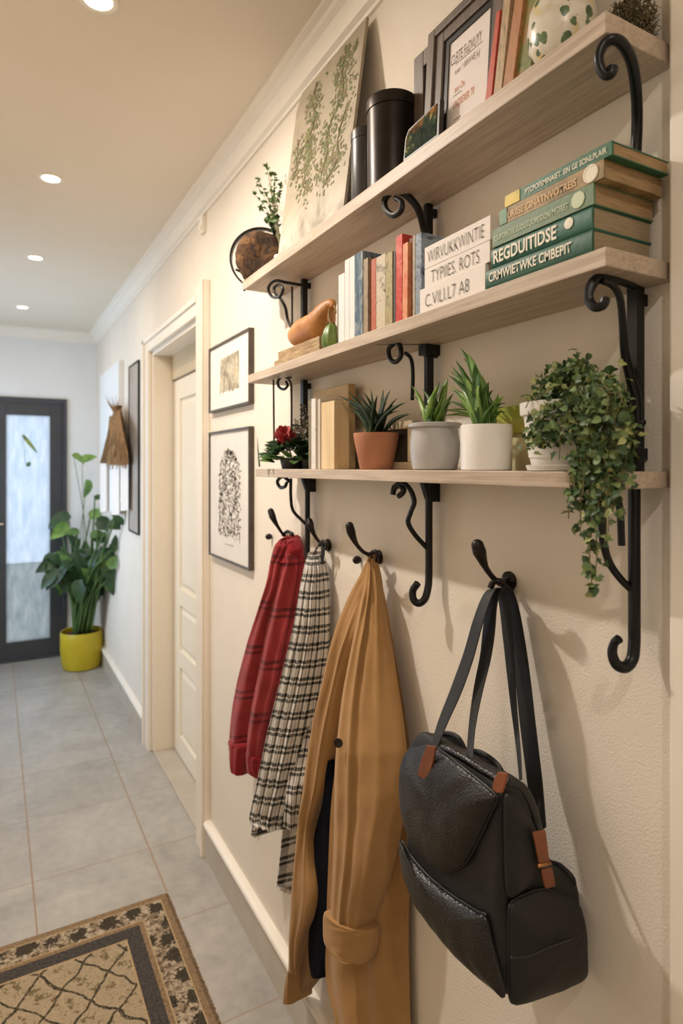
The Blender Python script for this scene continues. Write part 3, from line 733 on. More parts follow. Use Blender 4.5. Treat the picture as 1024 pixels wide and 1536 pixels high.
# sprig in a little pot
M['leaf_mid'] = nmat('leaf mid green', srgb(62, 92, 44), srgb(96, 128, 60), 14, .5, .1)
M['leaf_dark'] = nmat('leaf dark green', srgb(26, 52, 30), srgb(48, 80, 42), 14, .42, .1)
M['leaf_bright'] = nmat('leaf bright green', srgb(84, 124, 46), srgb(132, 160, 74), 14, .48, .1)
M['stem'] = nmat('plant stem', srgb(92, 92, 52), srgb(110, 96, 60), 20, .6, .1)
M['soil'] = nmat('potting soil', srgb(44, 34, 26), srgb(66, 50, 38), 60, .95, .6, bdist=.004)
M['ceramic'] = nmat('white glazed ceramic', srgb(232, 229, 224), srgb(236, 233, 228), 3, .14, .02)
c = W(.93, 2.13, T1)
o = thing('potted_sprig', c, 'loose leafy sprig in a small white pot behind the botanical canvas', 'plant')
b = NB(); lathe(b, c, [(.018, 0), (.024, .03), (.024, .055), (.020, .055), (.018, .03)], 24); link('pot', b, 'ceramic', o, smooth=True, auto=40)
b = NB(); random.seed(12); bs = NB()
tips = [(400, 250), (405, 262), (387, 268), (382, 292), (390, 312), (412, 262), (422, 276), (400, 290), (408, 300), (417, 290), (410, 318), (398, 330), (386, 278)]
root = c + Vector((0, 0, .05))
for x, y in tips:
    tp = P(x, y, .93 + random.uniform(-.03, .02)); mid = P(412 + (x - 412) * .35, y + (350 - y) * .45, .93)
    pts = smooth_path([root, mid, tp], 8); tube(bs, pts, [.0013, .0008], 5)
    for p in pts[6:]:
        for k in range((1 if random.random() < .6 else 0) if p is not pts[-1] else 5):
            leaf(b, p, Vector((random.gauss(0, 1), random.gauss(0, 1), random.gauss(.1, .7))), Vector((-.5, -1, .3)), random.uniform(.010, .019), random.uniform(.008, .013), 'ivy', mi=random.choice((0, 0, 1)))
for k in range(14):
    leaf(b, P(random.uniform(402, 420), random.uniform(322, 362), .93), Vector((random.gauss(0, 1), random.gauss(0, 1), random.gauss(.1, .7))), Vector((-.5, -1, .3)), .026, .02, 'ivy', mi=random.choice((0, 1)))
link('stems', bs, 'stem', o, smooth=True); link('foliage', b, ['leaf_mid', 'leaf_dark'], o)
# round of wood in an iron hoop
m = mat('rough golden brown wood', srgb(130, 90, 50), .85); N = NT(m); v = N.coord(); a = N.noise(v, 26, 8, .7, 1.2); a2 = N.noise(v, 6, 3)
cc = N.ramp(a, [(.34, srgb(34, 22, 14)), (.47, srgb(78, 54, 34)), (.58, srgb(120, 84, 50)), (.72, srgb(186, 142, 84))])
N.base(cc); N.bump(a, 1.0, .014); M['roundwood'] = m
ax = Vector((-.45, -.86, -.12)).normalized(); cc0 = W(.895, 2.245, .795)
o = thing('wood_round', W(.895, 2.245, T1), 'round chunk of golden brown wood in a black hoop, far end of topmost shelf', 'wood ornament')
b = NB(); prof = [(.001, .052), (.015, .053), (.030, .054), (.045, .053), (.058, .050), (.068, .044), (.074, .034), (.078, .02), (.078, 0), (.078, -.02), (.074, -.035), (.001, -.046)]
lathe(b, cc0 - ax * .0, prof, 56, ax=ax)
for vv in b.verts: vv.co += (vv.co - cc0).normalized() * .0055 * (mnoise.noise(vv.co * 26) + .7 * mnoise.noise(vv.co * 70))
link('wood', b, 'roundwood', o, smooth=True)
b = NB(); x_ = Vector((ax.y, -ax.x, 0)).normalized(); x_ = x_ if x_.y > 0 else -x_; z_ = ax.cross(x_); z_ = z_ if z_.z > 0 else -z_
pts = [cc0 + (x_ * math.cos(a) * 1.04 + z_ * math.sin(a)) * .090 for a in [math.radians(-50 + k * 7) for k in range(48)]]
pts = [P(427, 388, .90)] if 0 else pts
tube(b, pts, .012, 8, flat=(1.6, .25), up=ax)
link('hoop', b, 'bronze', o, smooth=True, auto=40)
b = NB(); e = cc0 + (x_ * math.cos(math.radians(285)) * 1.04 + z_ * math.sin(math.radians(279))) * .082
tube(b, smooth_path([cc0 + x_ * .080 - z_ * .03, W(.86, 2.285, .735), W(.838, 2.275, .70), W(.834, 2.268, .672)], 5), .0035, 8)
link('hoop_leg', b, 'bronze', o, smooth=True)
# leaning books, topmost shelf
def spine_book(label, xb, xt, ht, u0, u1, m, h0, cover=None, group=None, pages=None, parts=None):
    """upright book: spine pixel span xb=(left,right) at its foot, xt at its head of height ht"""
    tb = [A(x, u0) for x in xb]; tt = [A(x, u0) for x in xt]
    base = W((u0 + u1) / 2, sum(tb) / 2, h0)
    o = thing('book', base, label, 'book', group)
    def sl(b, e0, e1, ua, ub, ha, hb):
        def tq(k, s): 
            lo = tb[0] + (tb[1] - tb[0]) * s; hi = tt[0] + (tt[1] - tt[0]) * s; z = (k - h0) / (ht - h0); return lo + (hi - lo) * z
        f = [W(ua, tq(ha, e0), ha), W(ua, tq(ha, e1), ha), W(ua, tq(hb, e1), hb), W(ua, tq(hb, e0), hb)]
        g = [W(ub, tq(ha, e0), ha), W(ub, tq(ha, e1), ha), W(ub, tq(hb, e1), hb), W(ub, tq(hb, e0), hb)]
        hexa(b, f, g)
    b = NB(); wd = abs(tb[1] - tb[0]); ct = min(.25, .0045 / max(wd, 1e-3))
    sl(b, 0, 1, u0, u0 + .004, h0, ht); sl(b, 0, ct, u0 + .004, u1, h0, ht); sl(b, 1 - ct, 1, u0 + .004, u1, h0, ht)
    link('cover', b, m, o, bevel=.0006)
    b = NB(); sl(b, ct, 1 - ct, u0 + .004, u1 - .005, h0 + .003, ht - .004); link('pages', b, pages or 'pages', o)
    return o, tb, tt
def speck(name, c1, c2, c3=None, scale=60, rough=.55, stretch=(1, 1, 1), lo=.4, hi=.6):
    m = mat(name, c1, rough); N = NT(m); v = N.coord(scale=stretch); a = N.noise(v, scale, 6, .7, .5)
    N.base(N.ramp(a, [(lo - .08, c1), ((lo + hi) / 2, c2), (hi + .08, c3 or c1)])); return m
M['pages'] = nmat('cream page block', srgb(196, 176, 142), srgb(214, 196, 164), 30, .8, .5, 300, stretch=(1, 1, 12), bdist=.001)
G1 = 'leaning books on the topmost shelf'
spine_book('slim red book leaning beside the large white print, topmost shelf', (726, 736), (744, 750), .872, .842, .94, speck('red cloth', srgb(168, 62, 40), srgb(186, 78, 50)), T1, group=G1)
spine_book('tan and dark worn book leaning second from the large print, topmost shelf', (739, 751), (762, 773), .955, .842, .95, speck('tan worn', srgb(150, 124, 92), srgb(186, 160, 122), srgb(92, 76, 60), 30, stretch=(1, 10, 1)), T1, group=G1)
spine_book('orange-brown wooden looking book leaning third from the large print, topmost shelf', (753, 768), (783, 797), .955, .842, .95, speck('orange brown', srgb(150, 98, 58), srgb(176, 122, 76), srgb(120, 78, 48), 20, stretch=(1, 10, 1)), T1, group=G1)
spine_book('broad book with green and ochre floral spine beside the ceramic jar, topmost shelf', (770, 795), (786, 808), .90, .848, .95, speck('green floral', srgb(58, 84, 36), srgb(120, 122, 60), srgb(158, 104, 60), 22), T1, group=G1)
# floral ceramic jar
m = mat('painted cream ceramic', srgb(220, 212, 196), .3); N = NT(m); v = N.coord()
vo = N.new('ShaderNodeTexVoronoi'); N.l.new(N.coord(scale=(1, 1, .8)), vo.inputs['Vector']); vo.inputs['Scale'].default_value = 52
n1 = N.noise(v, 34, 4, .6, 1); n2 = N.noise(v, 18, 5, .6, 1)
cb = N.ramp(n2, [(.4, srgb(226, 220, 206)), (.55, srgb(206, 198, 178)), (.62, srgb(214, 190, 120)), (.72, srgb(196, 140, 84))])
spot = N.math('LESS_THAN', N.math('ADD', vo.outputs['Distance'], N.math('MULTIPLY', n1, .5)), .60)
N.base(N.mix(spot, cb, N.ramp(n1, [(.4, srgb(58, 84, 52)), (.6, srgb(104, 124, 84))]))); M['floral'] = m
c = W(.892, .79, T1); r = .061 * D
o = thing('ceramic_jar', c, 'round cream ceramic jar painted with green and orange leaves, near end of the topmost shelf', 'jar')
b = NB(); lathe(b, c, [(r * .55, 0), (r * .72, .006), (r * .95, .03), (r, .055), (r * .93, .085), (r * .72, .108), (r * .62, .116), (r * .66, .124), (r * .58, .124), (r * .5, .11)], 48); link('body', b, 'floral', o, smooth=True)
b = NB(); lathe(b, c + Vector((0, 0, .124)), [(r * .68, 0), (r * .70, .006), (r * .45, .022), (r * .12, .03), (r * .15, .04), (r * .05, .046)], 40); link('lid', b, 'floral', o, smooth=True)
# dry moss clump
o = thing('dried_moss', W(.962, .70, T1), 'clump of dry brown-green moss against the wall at the near end of the topmost shelf', 'dried moss')
b = NB(); random.seed(4)
for k in range(1500):
    a = random.uniform(0, 2 * PI); rr = random.uniform(.2, 1); z = random.uniform(0, 1)
    p = W(.955 + .035 * math.cos(a) * rr, .705 + .05 * math.sin(a) * rr, T1 + .003 + .10 * z * (1 - .4 * rr))
    p.x = min(p.x, -.006)
    d = Vector((random.gauss(0, 1), random.gauss(0, 1), random.gauss(.4, .8))).normalized(); q = p + d * random.uniform(.006, .014)
    q.x = min(q.x, -.003); q.z = max(q.z, EYE + T1 * D + .001)
    tube(b, [p, q], [.0009, .0004], 3, mi=random.choice((0, 0, 1)))
link('moss', b, [nmat('dry moss', srgb(92, 84, 54), srgb(122, 108, 74), 40, .9, 0), nmat('dry moss dark', srgb(58, 56, 36), srgb(80, 72, 48), 40, .9, 0)], o)
# ================================================================ middle shelf
T2 = .3432
G2 = 'upright books on the middle shelf'
def ub(label, x0, x1, ytop, m, u0=.853, u1=.955, dx=0, grp=G2):
    ht = HH((x0 + x1) / 2, ytop, u0); return spine_book(label, (x0, x1), (x0 + dx, x1 + dx), ht, u0, u1, m, T2, group=grp)
wht = speck('white cover', srgb(214, 210, 208), srgb(222, 218, 214))
ub('thin dark grey book at the far left end of the upright row', 505.5, 510.5, 439, speck('grey cloth', srgb(104, 98, 88), srgb(122, 116, 104)), .87)
ub('short plain white book, leftmost of the three white ones', 507.5, 516.6, 411, wht, .856)
ub('plain white book, middle of the three white ones', 517, 523.6, 389, wht)
ub('tall plain white book next to the shiny blue one', 524, 531.6, 385, wht)
ub('tall shiny steel blue book with worn white specks', 532, 543.5, 379, speck('blue worn', srgb(48, 72, 96), srgb(84, 108, 128), srgb(176, 180, 176), 45, .3, stretch=(1, 1, .4)), .851, .97)
ub('tan book with rows of fine dark lettering on its spine', 544, 551.5, 388, speck('tan text', srgb(108, 92, 70), srgb(158, 140, 112), srgb(128, 110, 86), 90, stretch=(1, 1, .6)), .853, .92)
ub('dark olive brown book beside the brick red one', 552, 556, 386, speck('dark olive', srgb(54, 50, 42), srgb(70, 64, 52)), .866)
ub('brick red slim book without pattern', 556.5, 563.6, 388, speck('brick red', srgb(158, 76, 52), srgb(182, 96, 68)))
ub('cream book with black floral motif on its spine', 564, 577.6, 383, speck('cream floral', srgb(186, 172, 146), srgb(196, 184, 160), srgb(74, 66, 52), 34, lo=.46, hi=.6))
ub('olive book with rows of speckled lettering', 578, 588, 379, speck('olive text', srgb(140, 128, 84), srgb(170, 156, 112), srgb(104, 96, 62), 90, stretch=(1, 1, .6)))
ub('thin dark blue book pressed against the tall red one', 588.4, 592.6, 378, speck('navy', srgb(52, 62, 76), srgb(84, 92, 96)), .856)
ub('tall bright red book, tallest of the row', 593, 602.5, 353, speck('bright red', srgb(170, 44, 36), srgb(196, 62, 48), srgb(214, 120, 100), 30, .35), .85, .97, .5)
ub('slim orange and cream book between two red ones', 603, 610.5, 365, speck('orange cream', srgb(196, 108, 68), srgb(216, 150, 104), srgb(200, 88, 58), 26), .85, .93, 1)
ub('dark wine red book leaning behind the orange one', 611, 618, 358, speck('wine', srgb(104, 44, 36), srgb(132, 66, 50)), .862, .965)
ub('slim worn brown book left of the glossy blue one', 618.4, 622.4, 352, speck('brown worn', srgb(120, 104, 84), srgb(168, 152, 128)), .853)
ub('glossy blue and white book beside the white box files', 622.8, 631.8, 350, speck('blue white', srgb(70, 92, 124), srgb(150, 162, 172), srgb(44, 60, 84), 40, .3), .850, .96)
# white boxes with handwritten lettering
M['boxwhite'] = paper('white box card', srgb(228, 220, 212), srgb(232, 224, 216)); dink = mat('grey ink', srgb(92, 86, 80), .8)
def wbox(label, x0, x1, u0, h0, h1, s, size, ty, wfrac, sx):
    t0, t1 = A(x1, u0), A(x0, u0); o = thing('box_file', W((u0 + .96) / 2, (t0 + t1) / 2, h0), label, 'box', 'white lettered boxes on the middle shelf')
    b = NB(); box(b, u0, .965, t0, t1, h0, h1); link('box_body', b, 'boxwhite', o, bevel=.0008)
    text('lettering', s, W(u0, t1 - (t1 - t0) * sx, h0 + (h1 - h0) * ty), size * D, dink, o, width=(t1 - t0) * wfrac * D, offset=-.006, lift=.0012)
wbox('white box lettered C.VILLL7 A8, lowest of the white stack', 629.5, 727.5, .842, T2, .4000, 'C.VlLI.L7 A8', .041, .22, .68, .10)
wbox('white box lettered TYPIIES. ROTS, middle of the white stack', 636.5, 734.5, .845, .4006, .4425, 'TYPIIES. ROTS', .040, .14, .74, .12)
wbox('white box lettered WIRVUKKWINTIE, top of the white stack', 636.5, 735.2, .845, .4431, .4915, 'WIRVUKKWINTIE', .040, .20, .86, .06)
# green book stack: covers, pages, lettering
M['pages_dark'] = nmat('tan page block', srgb(156, 126, 88), srgb(178, 148, 108), 30, .85, .6, 260, stretch=(1, 1, 14), bdist=.001)
M['pages_grey'] = nmat('grey tan page block', srgb(146, 128, 100), srgb(164, 146, 116), 30, .85, .6, 260, stretch=(1, 1, 14), bdist=.001)
def flat_book(label, x0, x1, u0, u1, h0, h1, m, pg, rnd=0.0, tt=None):
    t0, t1 = A(x1, u0), A(x0, u0); 
    o = thing('book', W((u0 + u1) / 2, (t0 + t1) / 2, h0), label, 'book', 'stacked books near the end of the middle shelf')
    b = NB(); c = .0020
    n = 6; outer = []; 
    for k in range(n + 1):
        a = -PI / 2 + PI * k / n; outer.append((u0 + rnd * (1 - math.cos(a)), h0 + (h1 - h0) * (.5 + .5 * math.sin(a)) if rnd else h0 + (h1 - h0) * k / n))
    inner = [(u + .005, min(max(h, h0 + c), h1 - c)) for u, h in outer]
    sec = [(u1, h0)] + outer + [(u1, h1), (u1, h1 - c)] + inner[::-1] + [(u1, h0 + c)]
    A0 = [b.verts.new(W(u, t0, h)) for u, h in sec]; B0 = [b.verts.new(W(u, t1, h)) for u, h in sec]; L = len(sec)
    for i in range(L): b.faces.new((A0[i], A0[(i + 1) % L], B0[(i + 1) % L], B0[i]))
    for R in (A0, B0):
        m_ = len(outer)
        for i in range(m_ - 1): b.faces.new((R[1 + i], R[2 + i], R[L - 1 - (i + 1)], R[L - 1 - i]))
        b.faces.new((R[0], R[1], R[L - 1])) if 0 else None
        b.faces.new((R[0], R[1], R[L - 2 + 1]))
        b.faces.new((R[m_], R[m_ + 1], R[m_ + 2], R[m_ + 3]))
    link('cover', b, m, o, smooth=True, auto=30)
    b = NB(); box(b, u0 + .006 + rnd * .5, u1 - .002, t0 + .0012, t1 - .003, h0 + c, h1 - c); link('pages', b, pg, o)
    return o, t0, t1
def gcol(n, a, b_): return nmat(n, srgb(*a), srgb(*b_), 30, .5, .1)
wi = mat('cream foil lettering', srgb(226, 218, 196), .5); wi2 = mat('pale green lettering', srgb(196, 206, 176), .6)
US = .8355
o, t0, t1 = flat_book('dark green book lettered CRMWIETWKE CMBEPIT, lowest of the green stack', 728, 887, US, .985, T2, .3818, gcol('green cloth deep', (22, 76, 56), (28, 86, 64)), 'pages_grey', .004)
text('lettering', 'CRMWIETWKE CMBEPIT', W(US, t1 - .010, T2 + .013), .024 * D, wi, o, width=(t1 - t0) * .80 * D, offset=.006, lift=.001)
o, t0, t1 = flat_book('green book lettered REGDUITIDSE, second from the bottom of the green stack', 736, 887, US, .987, .3824, .4192, gcol('green cloth teal', (32, 90, 72), (40, 100, 82)), 'pages_grey', .004)
text('lettering', 'REGDUITIDSE', W(US, t1 - .008, .3824 + .006), .033 * D, wi, o, width=(t1 - t0) * .66 * D, offset=.008, lift=.001)
b = NB(); lathe(b, W(US - .0005, t0 + .045, .405), [(.0075, 0), (.0075, .0006), (.003, .0008)], 10, ax=Vector((-1, 0, 0))); link('spine_rosette', b, wi, o)
o, t0, t1 = flat_book('sage green book with pale leaf emblem, middle of the green stack', 738, 890, US, .987, .4198, .4540, gcol('sage cloth', (92, 116, 82), (102, 126, 92)), 'pages_dark', 0)
text('lettering', 'RSUPOINTVE EUOUTUOPESDON MITFEET', W(US, t1 - .006, .4198 + .010), .015 * D, wi2, o, width=(t1 - t0) * .76 * D, offset=.002, lift=.001)
b = NB(); lathe(b, W(US - .0005, t0 + .030, .437), [(.011, 0), (.011, .0006), (.006, .0008)], 9, ax=Vector((-1, 0, 0))); link('spine_emblem', b, wi2, o)
o, t0, t1 = flat_book('tan book with mottled picture spine and round white emblem, fourth in the green stack', 749, 905, US, .985, .4546, .4835, speck('mottled tan spine', srgb(96, 84, 50), srgb(150, 124, 80), srgb(176, 150, 104), 26), 'pages_dark', 0)
text('lettering', 'URIISE CINATNVOTREIS', W(US, t1 - .022, .4546 + .007), .018 * D, mat('peach lettering', srgb(214, 178, 130), .6), o, width=(t1 - t0) * .68 * D, offset=.006, lift=.001)
b = NB(); lathe(b, W(US - .0005, t0 + .024, .470), [(.0115, 0), (.0115, .0006), (.0095, .0008), (.0093, .0003), (.006, .0003)], 20, ax=Vector((-1, 0, 0))); link('spine_emblem', b, wi, o)
b = NB(); box(b, US - .0012, US, t1 - .020, t1 - .001, .4552, .4828); link('spine_patch', b, gcol('patch green', (86, 128, 92), (98, 138, 102)), o)
o, t0, t1 = flat_book('slim green book with yellow spine end, top of the green stack', 757, 917, US, .978, .4841, .5060, gcol('green cloth mid', (36, 92, 60), (46, 102, 70)), 'pages_dark', 0)
text('lettering', 'PTCPOFSMINAIET. SIN GE SONLPLAIR', W(US, t1 - .052, .4841 + .006), .0135 * D, wi, o, width=(t1 - t0) * .74 * D, offset=.003, lift=.001)
b = NB(); box(b, US - .0012, US, t1 - .038, t1 - .001, .4845, .5056); link('spine_patch', b, speck('yellow painted patch', srgb(206, 176, 60), srgb(224, 200, 96), srgb(110, 130, 50), 40), o)
# slabs, gourd, green pear
o = None
m = nmat('weathered wood slab', srgb(138, 112, 80), srgb(184, 158, 120), 22, .85, .6, 90, stretch=(3, 1, 8))
for k, (ta, tb_, ua, ubk, ha, hb, lab) in enumerate(((1.69, 2.045, .862, .975, T2, .371, 'weathered tan wood slab lying directly on the middle shelf under another slab'), (1.70, 2.02, .866, .97, .3714, .400, 'weathered wood slab with dark edge under the orange gourd'))):
    b = NB(); box(b, ua, ubk, ta, tb_, ha, hb)
    bmesh.ops.subdivide_edges(b, edges=b.edges, cuts=5, use_grid_fill=True)
    for v in b.verts:
        if ha * D + EYE + .001 < v.co.z < hb * D + EYE - .001: v.co += Vector((1, 1, 0)) * .003 * mnoise.noise(v.co * 40)
    link('wood_slab', b, m, bevel=.001, smooth=True, auto=40, label=lab, cat='wood slab', group='wood slabs under the gourd')
o = thing('gourd', W(.905, 1.80, .4003), 'orange-brown gourd with a bent neck lying on the wood slabs', 'gourd')
b = NB(); pts = smooth_path([W(.90, 1.955, .440), W(.90, 1.93, .442), W(.90, 1.88, .446), W(.90, 1.80, .448), W(.90, 1.755, .455), W(.90, 1.73, .475), W(.90, 1.705, .492), W(.90, 1.685, .498), W(.90, 1.668, .488)], 6)
tube(b, pts, [.016, .030, .036, .037, .037, .030, .020, .013, .006], 24, up=(0, 0, 1))
for v in b.verts: v.co += Vector((0, 0, 1)) * .003 * mnoise.noise(v.co * 30); v.co.z = max(v.co.z, EYE + .4005 * D)
link('body', b, nmat('orange brown rind', srgb(158, 100, 46), srgb(206, 146, 80), 12, .5, .3, 60), o, smooth=True)
b = NB(); tube(b, smooth_path([W(.90, 1.672, .490), W(.897, 1.655, .478), W(.895, 1.648, .460)], 4), [.004, .002, .002], 8); link('stem', b, nmat('dry stem', srgb(120, 92, 50), srgb(150, 120, 70), 30, .8, .2), o, smooth=True)
c = W(.868, 1.625, T2)
o = thing('green_pear', c, 'small ribbed green fruit with a knobbly brown stem in front of the grey book', 'fruit')
b = NB(); prof = [(.006, 0), (.018, .003), (.0235, .018), (.0225, .034), (.017, .050), (.009, .060), (.003, .064)]
lathe(b, c, prof, 40)
for v in b.verts:
    a = math.atan2(v.co.y - c.y, v.co.x - c.x); k = .0011 * math.cos(8 * a); v.co.x += math.cos(a) * k; v.co.y += math.sin(a) * k
link('body', b, nmat('green rind', srgb(74, 104, 34), srgb(124, 146, 66), 14, .4, .1, stretch=(1, 1, .3)), o, smooth=True)
b = NB(); random.seed(2)
tube(b, smooth_path([c + Vector((0, 0, .062)), c + Vector((0, .008, .072)), c + Vector((0, .012, .084)), c + Vector((0, .010, .10))], 4), [.004, .0055, .004, .002], 8)
for k in range(7): ball(b, c + Vector((random.uniform(-.009, .009), random.uniform(-.012, .009), .060 + random.uniform(0, .006))), .0032, sub=1)
link('stem', b, nmat('dry stem tip', srgb(110, 84, 46), srgb(150, 116, 66), 40, .8, .2), o, smooth=True)
# ================================================================ lowest shelf
T3 = -.0078
# flowering plant at the far end
c = W(.905, 1.985, T3)
o = thing('flowering_plant', c, 'low dark-leaved plant with one big red flower at the far end of the lowest shelf', 'plant')
b = NB(); lathe(b, c, [(.028, 0), (.033, .02), (.034, .030), (.03, .030), (.028, .024)], 24); link('pot', b, 'frame_black', o, smooth=True, auto=40)
b = NB(); random.seed(31)
for k in range(150):
    a = random.uniform(0, 2 * PI); rr = random.uniform(.1, 1) ** .7; z = (1 - rr * rr) * .055 + .008
    p = W(.905 + .062 * rr * math.cos(a), 1.985 + .155 * rr * math.sin(a), T3) + Vector((0, 0, z + random.uniform(0, .02)))
    p.x = min(p.x, -.02)
    L = random.uniform(.03, .05)
    leaf(b, p, Vector((math.cos(a) * .7, math.sin(a), random.uniform(-.1, .5))), Vector((-.2, -.3, 1)), L, L * .75, random.choice(('heart', 'oval')), bend=-.12, mi=random.choice((0, 0, 1)))
for v in b.verts: v.co.z = max(v.co.z, EYE + T3 * D + .001); v.co.x = min(v.co.x, -.004)
tube(b, [P(389, 700, .86), P(387, 676, .86), P(386, 655, .86)], [.003, .002, .0003], 5)
link('foliage', b, ['leaf_dark', 'leaf_mid'], o)
b = NB(); fc = P(430, 657, .885); tube(b, smooth_path([c + Vector((0, 0, .03)), c + Vector((-.01, 0, .06)), fc], 5), .0022, 6); link('stem', b, 'stem', o, smooth=True)
b = NB()
for k in range(90):
    th = random.uniform(0, 2 * PI); ph = math.acos(random.uniform(-.5, 1)); dd = Vector((math.sin(ph) * math.cos(th), math.sin(ph) * math.sin(th), math.cos(ph)))
    ra = random.uniform(.004, .022); p = fc + dd * ra
    leaf(b, p, (dd + Vector((random.gauss(0, .6), random.gauss(0, .6), random.gauss(0, .6)))), dd, .018, .020, 'round', bend=.25, mi=random.choice((0, 0, 1)))
link('flower', b, [nmat('red petals', srgb(146, 34, 42), srgb(178, 58, 62), 30, .55, .1), nmat('rose petals', srgb(186, 84, 84), srgb(196, 102, 98), 30, .55, .1)], o)
# dark twiggy plant
c = W(.945, 1.93, T3)
o = thing('twiggy_plant', c, 'upright dark twiggy plant with tiny leaves between the red flower and the books', 'plant')
b = NB(); lathe(b, c, [(.020, 0), (.024, .03), (.020, .03)], 20); link('pot', b, 'frame_black', o, smooth=True, auto=40)
b = NB(); bl = NB()
for k in range(26):
    x = random.uniform(441, 466); y = random.uniform(606, 665) if 447 < x < 460 else random.uniform(625, 670); tp = P(x, y, random.uniform(.90, .955)); tp.x = min(tp.x, -.01)
    pts = smooth_path([c + Vector((0, 0, .028)), (c + tp) / 2 + Vector((random.gauss(0, .006), random.gauss(0, .01), .02)), tp], 8); tube(b, pts, .0007, 4)
    for p in pts[3:]:
        for q in range(3): leaf(bl, p, Vector((random.gauss(0, 1), random.gauss(0, 1), random.gauss(0, 1))), Vector((-.4, -1, 0)), random.uniform(.006, .011), .005, 'oval', mi=random.choice((0, 0, 1)))
link('twigs', b, 'bronze', o); link('foliage', bl, [nmat('dusky leaf', srgb(52, 52, 40), srgb(80, 76, 60), 30, .6, 0), nmat('silver leaf', srgb(150, 142, 124), srgb(170, 162, 146), 30, .6, 0)], o)
# books on the lowest shelf
G3 = 'upright books on the lowest shelf'
wd1 = nmat('pale birch board', srgb(206, 178, 132), srgb(222, 197, 154), 6, .55, .08, 40, stretch=(6, 6, .8))
def sb3(label, x0, x1, ytop, m, u0, u1):
    return spine_book(label, (x0, x1), (x0, x1), HH((x0 + x1) / 2, ytop, u0), u0, u1, m, T3, group=G3)
sb3('slim brown and green bound book left of the white one on the lowest shelf', 462.5, 466.2, 601, speck('brown green', srgb(82, 74, 50), srgb(126, 112, 80)), .866, .95)
sb3('slim white book with faint dark marks on the lowest shelf', 466.6, 473, 598, speck('white marked', srgb(206, 200, 192), srgb(216, 210, 202), srgb(140, 130, 116), 30, lo=.5, hi=.68), .862, .95)
o, ta, tb_ = sb3('pale grey card folder between the white book and the wooden block', 474, 480, 599, speck('grey card', srgb(186, 176, 160), srgb(196, 186, 170)), .868, .95)
b = NB(); t0, t1 = A(501, .852), A(481.5, .852); box(b, .852, .902, t0, t1, T3, HH(501, 600.5, .852))
link('wooden_block', b, wd1, bevel=.0012, label='upright pale birch wooden block left of the terracotta pot', cat='wooden block')
b = NB(); box(b, .948, .975, A(522, .948), A(470, .948), T3, HH(500, 580, .948)); link('cutting_board', b, nmat('tan board', srgb(178, 150, 106), srgb(196, 168, 122), 6, .55, .08, stretch=(6, 1, 6)), bevel=.003, label='tan wooden board leaning at the wall behind the birch block', cat='board')
# low wooden frame behind the terracotta pot
o = thing('wooden_tray', W(.955, 1.45, T3), 'small tan wooden open frame standing behind the terracotta pot', 'wooden frame')
b = NB()
for a in ((1.32, 1.56, T3, T3 + .02), (1.32, 1.56, .10, .12), (1.54, 1.56, T3 + .02, .10), (1.32, 1.34, T3 + .02, .10)): box(b, .94, .97, *a)
link('frame', b, 'lintel', o, bevel=.001)
b = NB(); box(b, .962, .97, 1.34, 1.54, T3 + .02, .10); link('backing', b, 'frame_bronze', o)
# pots with strap leaved plants
def pot_plant(label, u, t, prof, m, leaves, lm, soil_r, soil_h, wpx, grp='potted plants on the lowest shelf', name='potted_plant', uj=.05):
    c = W(u, t, T3); o = thing(name, c, label, 'plant', grp)
    b = NB(); lathe(b, c, [(r * D, h * D) for r, h in prof], 64); link('pot', b, m, o, smooth=True, auto=35)
    b = NB(); lathe(b, c, [(soil_r * D, (soil_h - .01) * D), (soil_r * D * .98, soil_h * D), (.001, (soil_h + .006) * D)], 32); link('soil', b, 'soil', o, smooth=True)
    b = NB(); random.seed(int(t * 1000))
    if lm[0] != 'agave': leaves = leaves + [(x + random.uniform(-9, 9), y + random.uniform(4, 22), bow, w * .8) for x, y, bow, w in leaves]
    for i, (x, y, bow, w) in enumerate(leaves):
        du = random.uniform(-uj, uj * .8); tip = P(x, y, min(u + du, .985))
        a = random.uniform(0, 2 * PI); bs = c + Vector((math.cos(a) * .012, math.sin(a) * .012, soil_h * D))
        dx = (x + 8) / (K * u / (u * S_ + t * C_)) if 0 else 0
        off = Vector(((tip.x - bs.x) * -.25, (tip.y - bs.y) * -.25, abs(bow) * .01 + .012))
        if bow < 0: off = Vector(((tip.x - bs.x) * -.1, (tip.y - bs.y) * -.2, -bow * .01 + .03))
        blade(b, bs, tip, off, w * (1.0 if lm[0] == 'agave' else 1.1), 10, side=Vector((random.gauss(.2, .3), -1 + random.gauss(0, .3), random.gauss(0, .3))).normalized() if abs(tip.y - bs.y) < .03 else None, mi=random.choice((0, 0, 1)), wprof=lambda s: (.55 + .45 * math.sin(min(1, s * 2.2) * PI / 2)) * (1 - s ** 2.6))
    for v in b.verts: v.co.x = min(v.co.x, -.004)
    link('foliage', b, lm, o, smooth=True); return o
M['terracotta'] = nmat('terracotta', srgb(172, 114, 82), srgb(190, 132, 98), 8, .75, .15, 80)
M['greyglaze'] = nmat('pale grey glaze', srgb(176, 173, 172), srgb(186, 183, 181), 3, .3, .04)
M['agave'] = nmat('agave dark', srgb(20, 38, 16), srgb(44, 64, 32), 12, .6, .05, spec=.25)
M['agave2'] = nmat('agave mid', srgb(34, 54, 26), srgb(60, 80, 40), 12, .6, .05, spec=.25)
M['dracaena'] = nmat('strap leaf green', srgb(36, 72, 24), srgb(76, 114, 40), 9, .35, .06, stretch=(8, 8, 1))
M['dracaena2'] = nmat('strap leaf light', srgb(88, 126, 48), srgb(138, 166, 80), 9, .35, .06, stretch=(8, 8, 1))
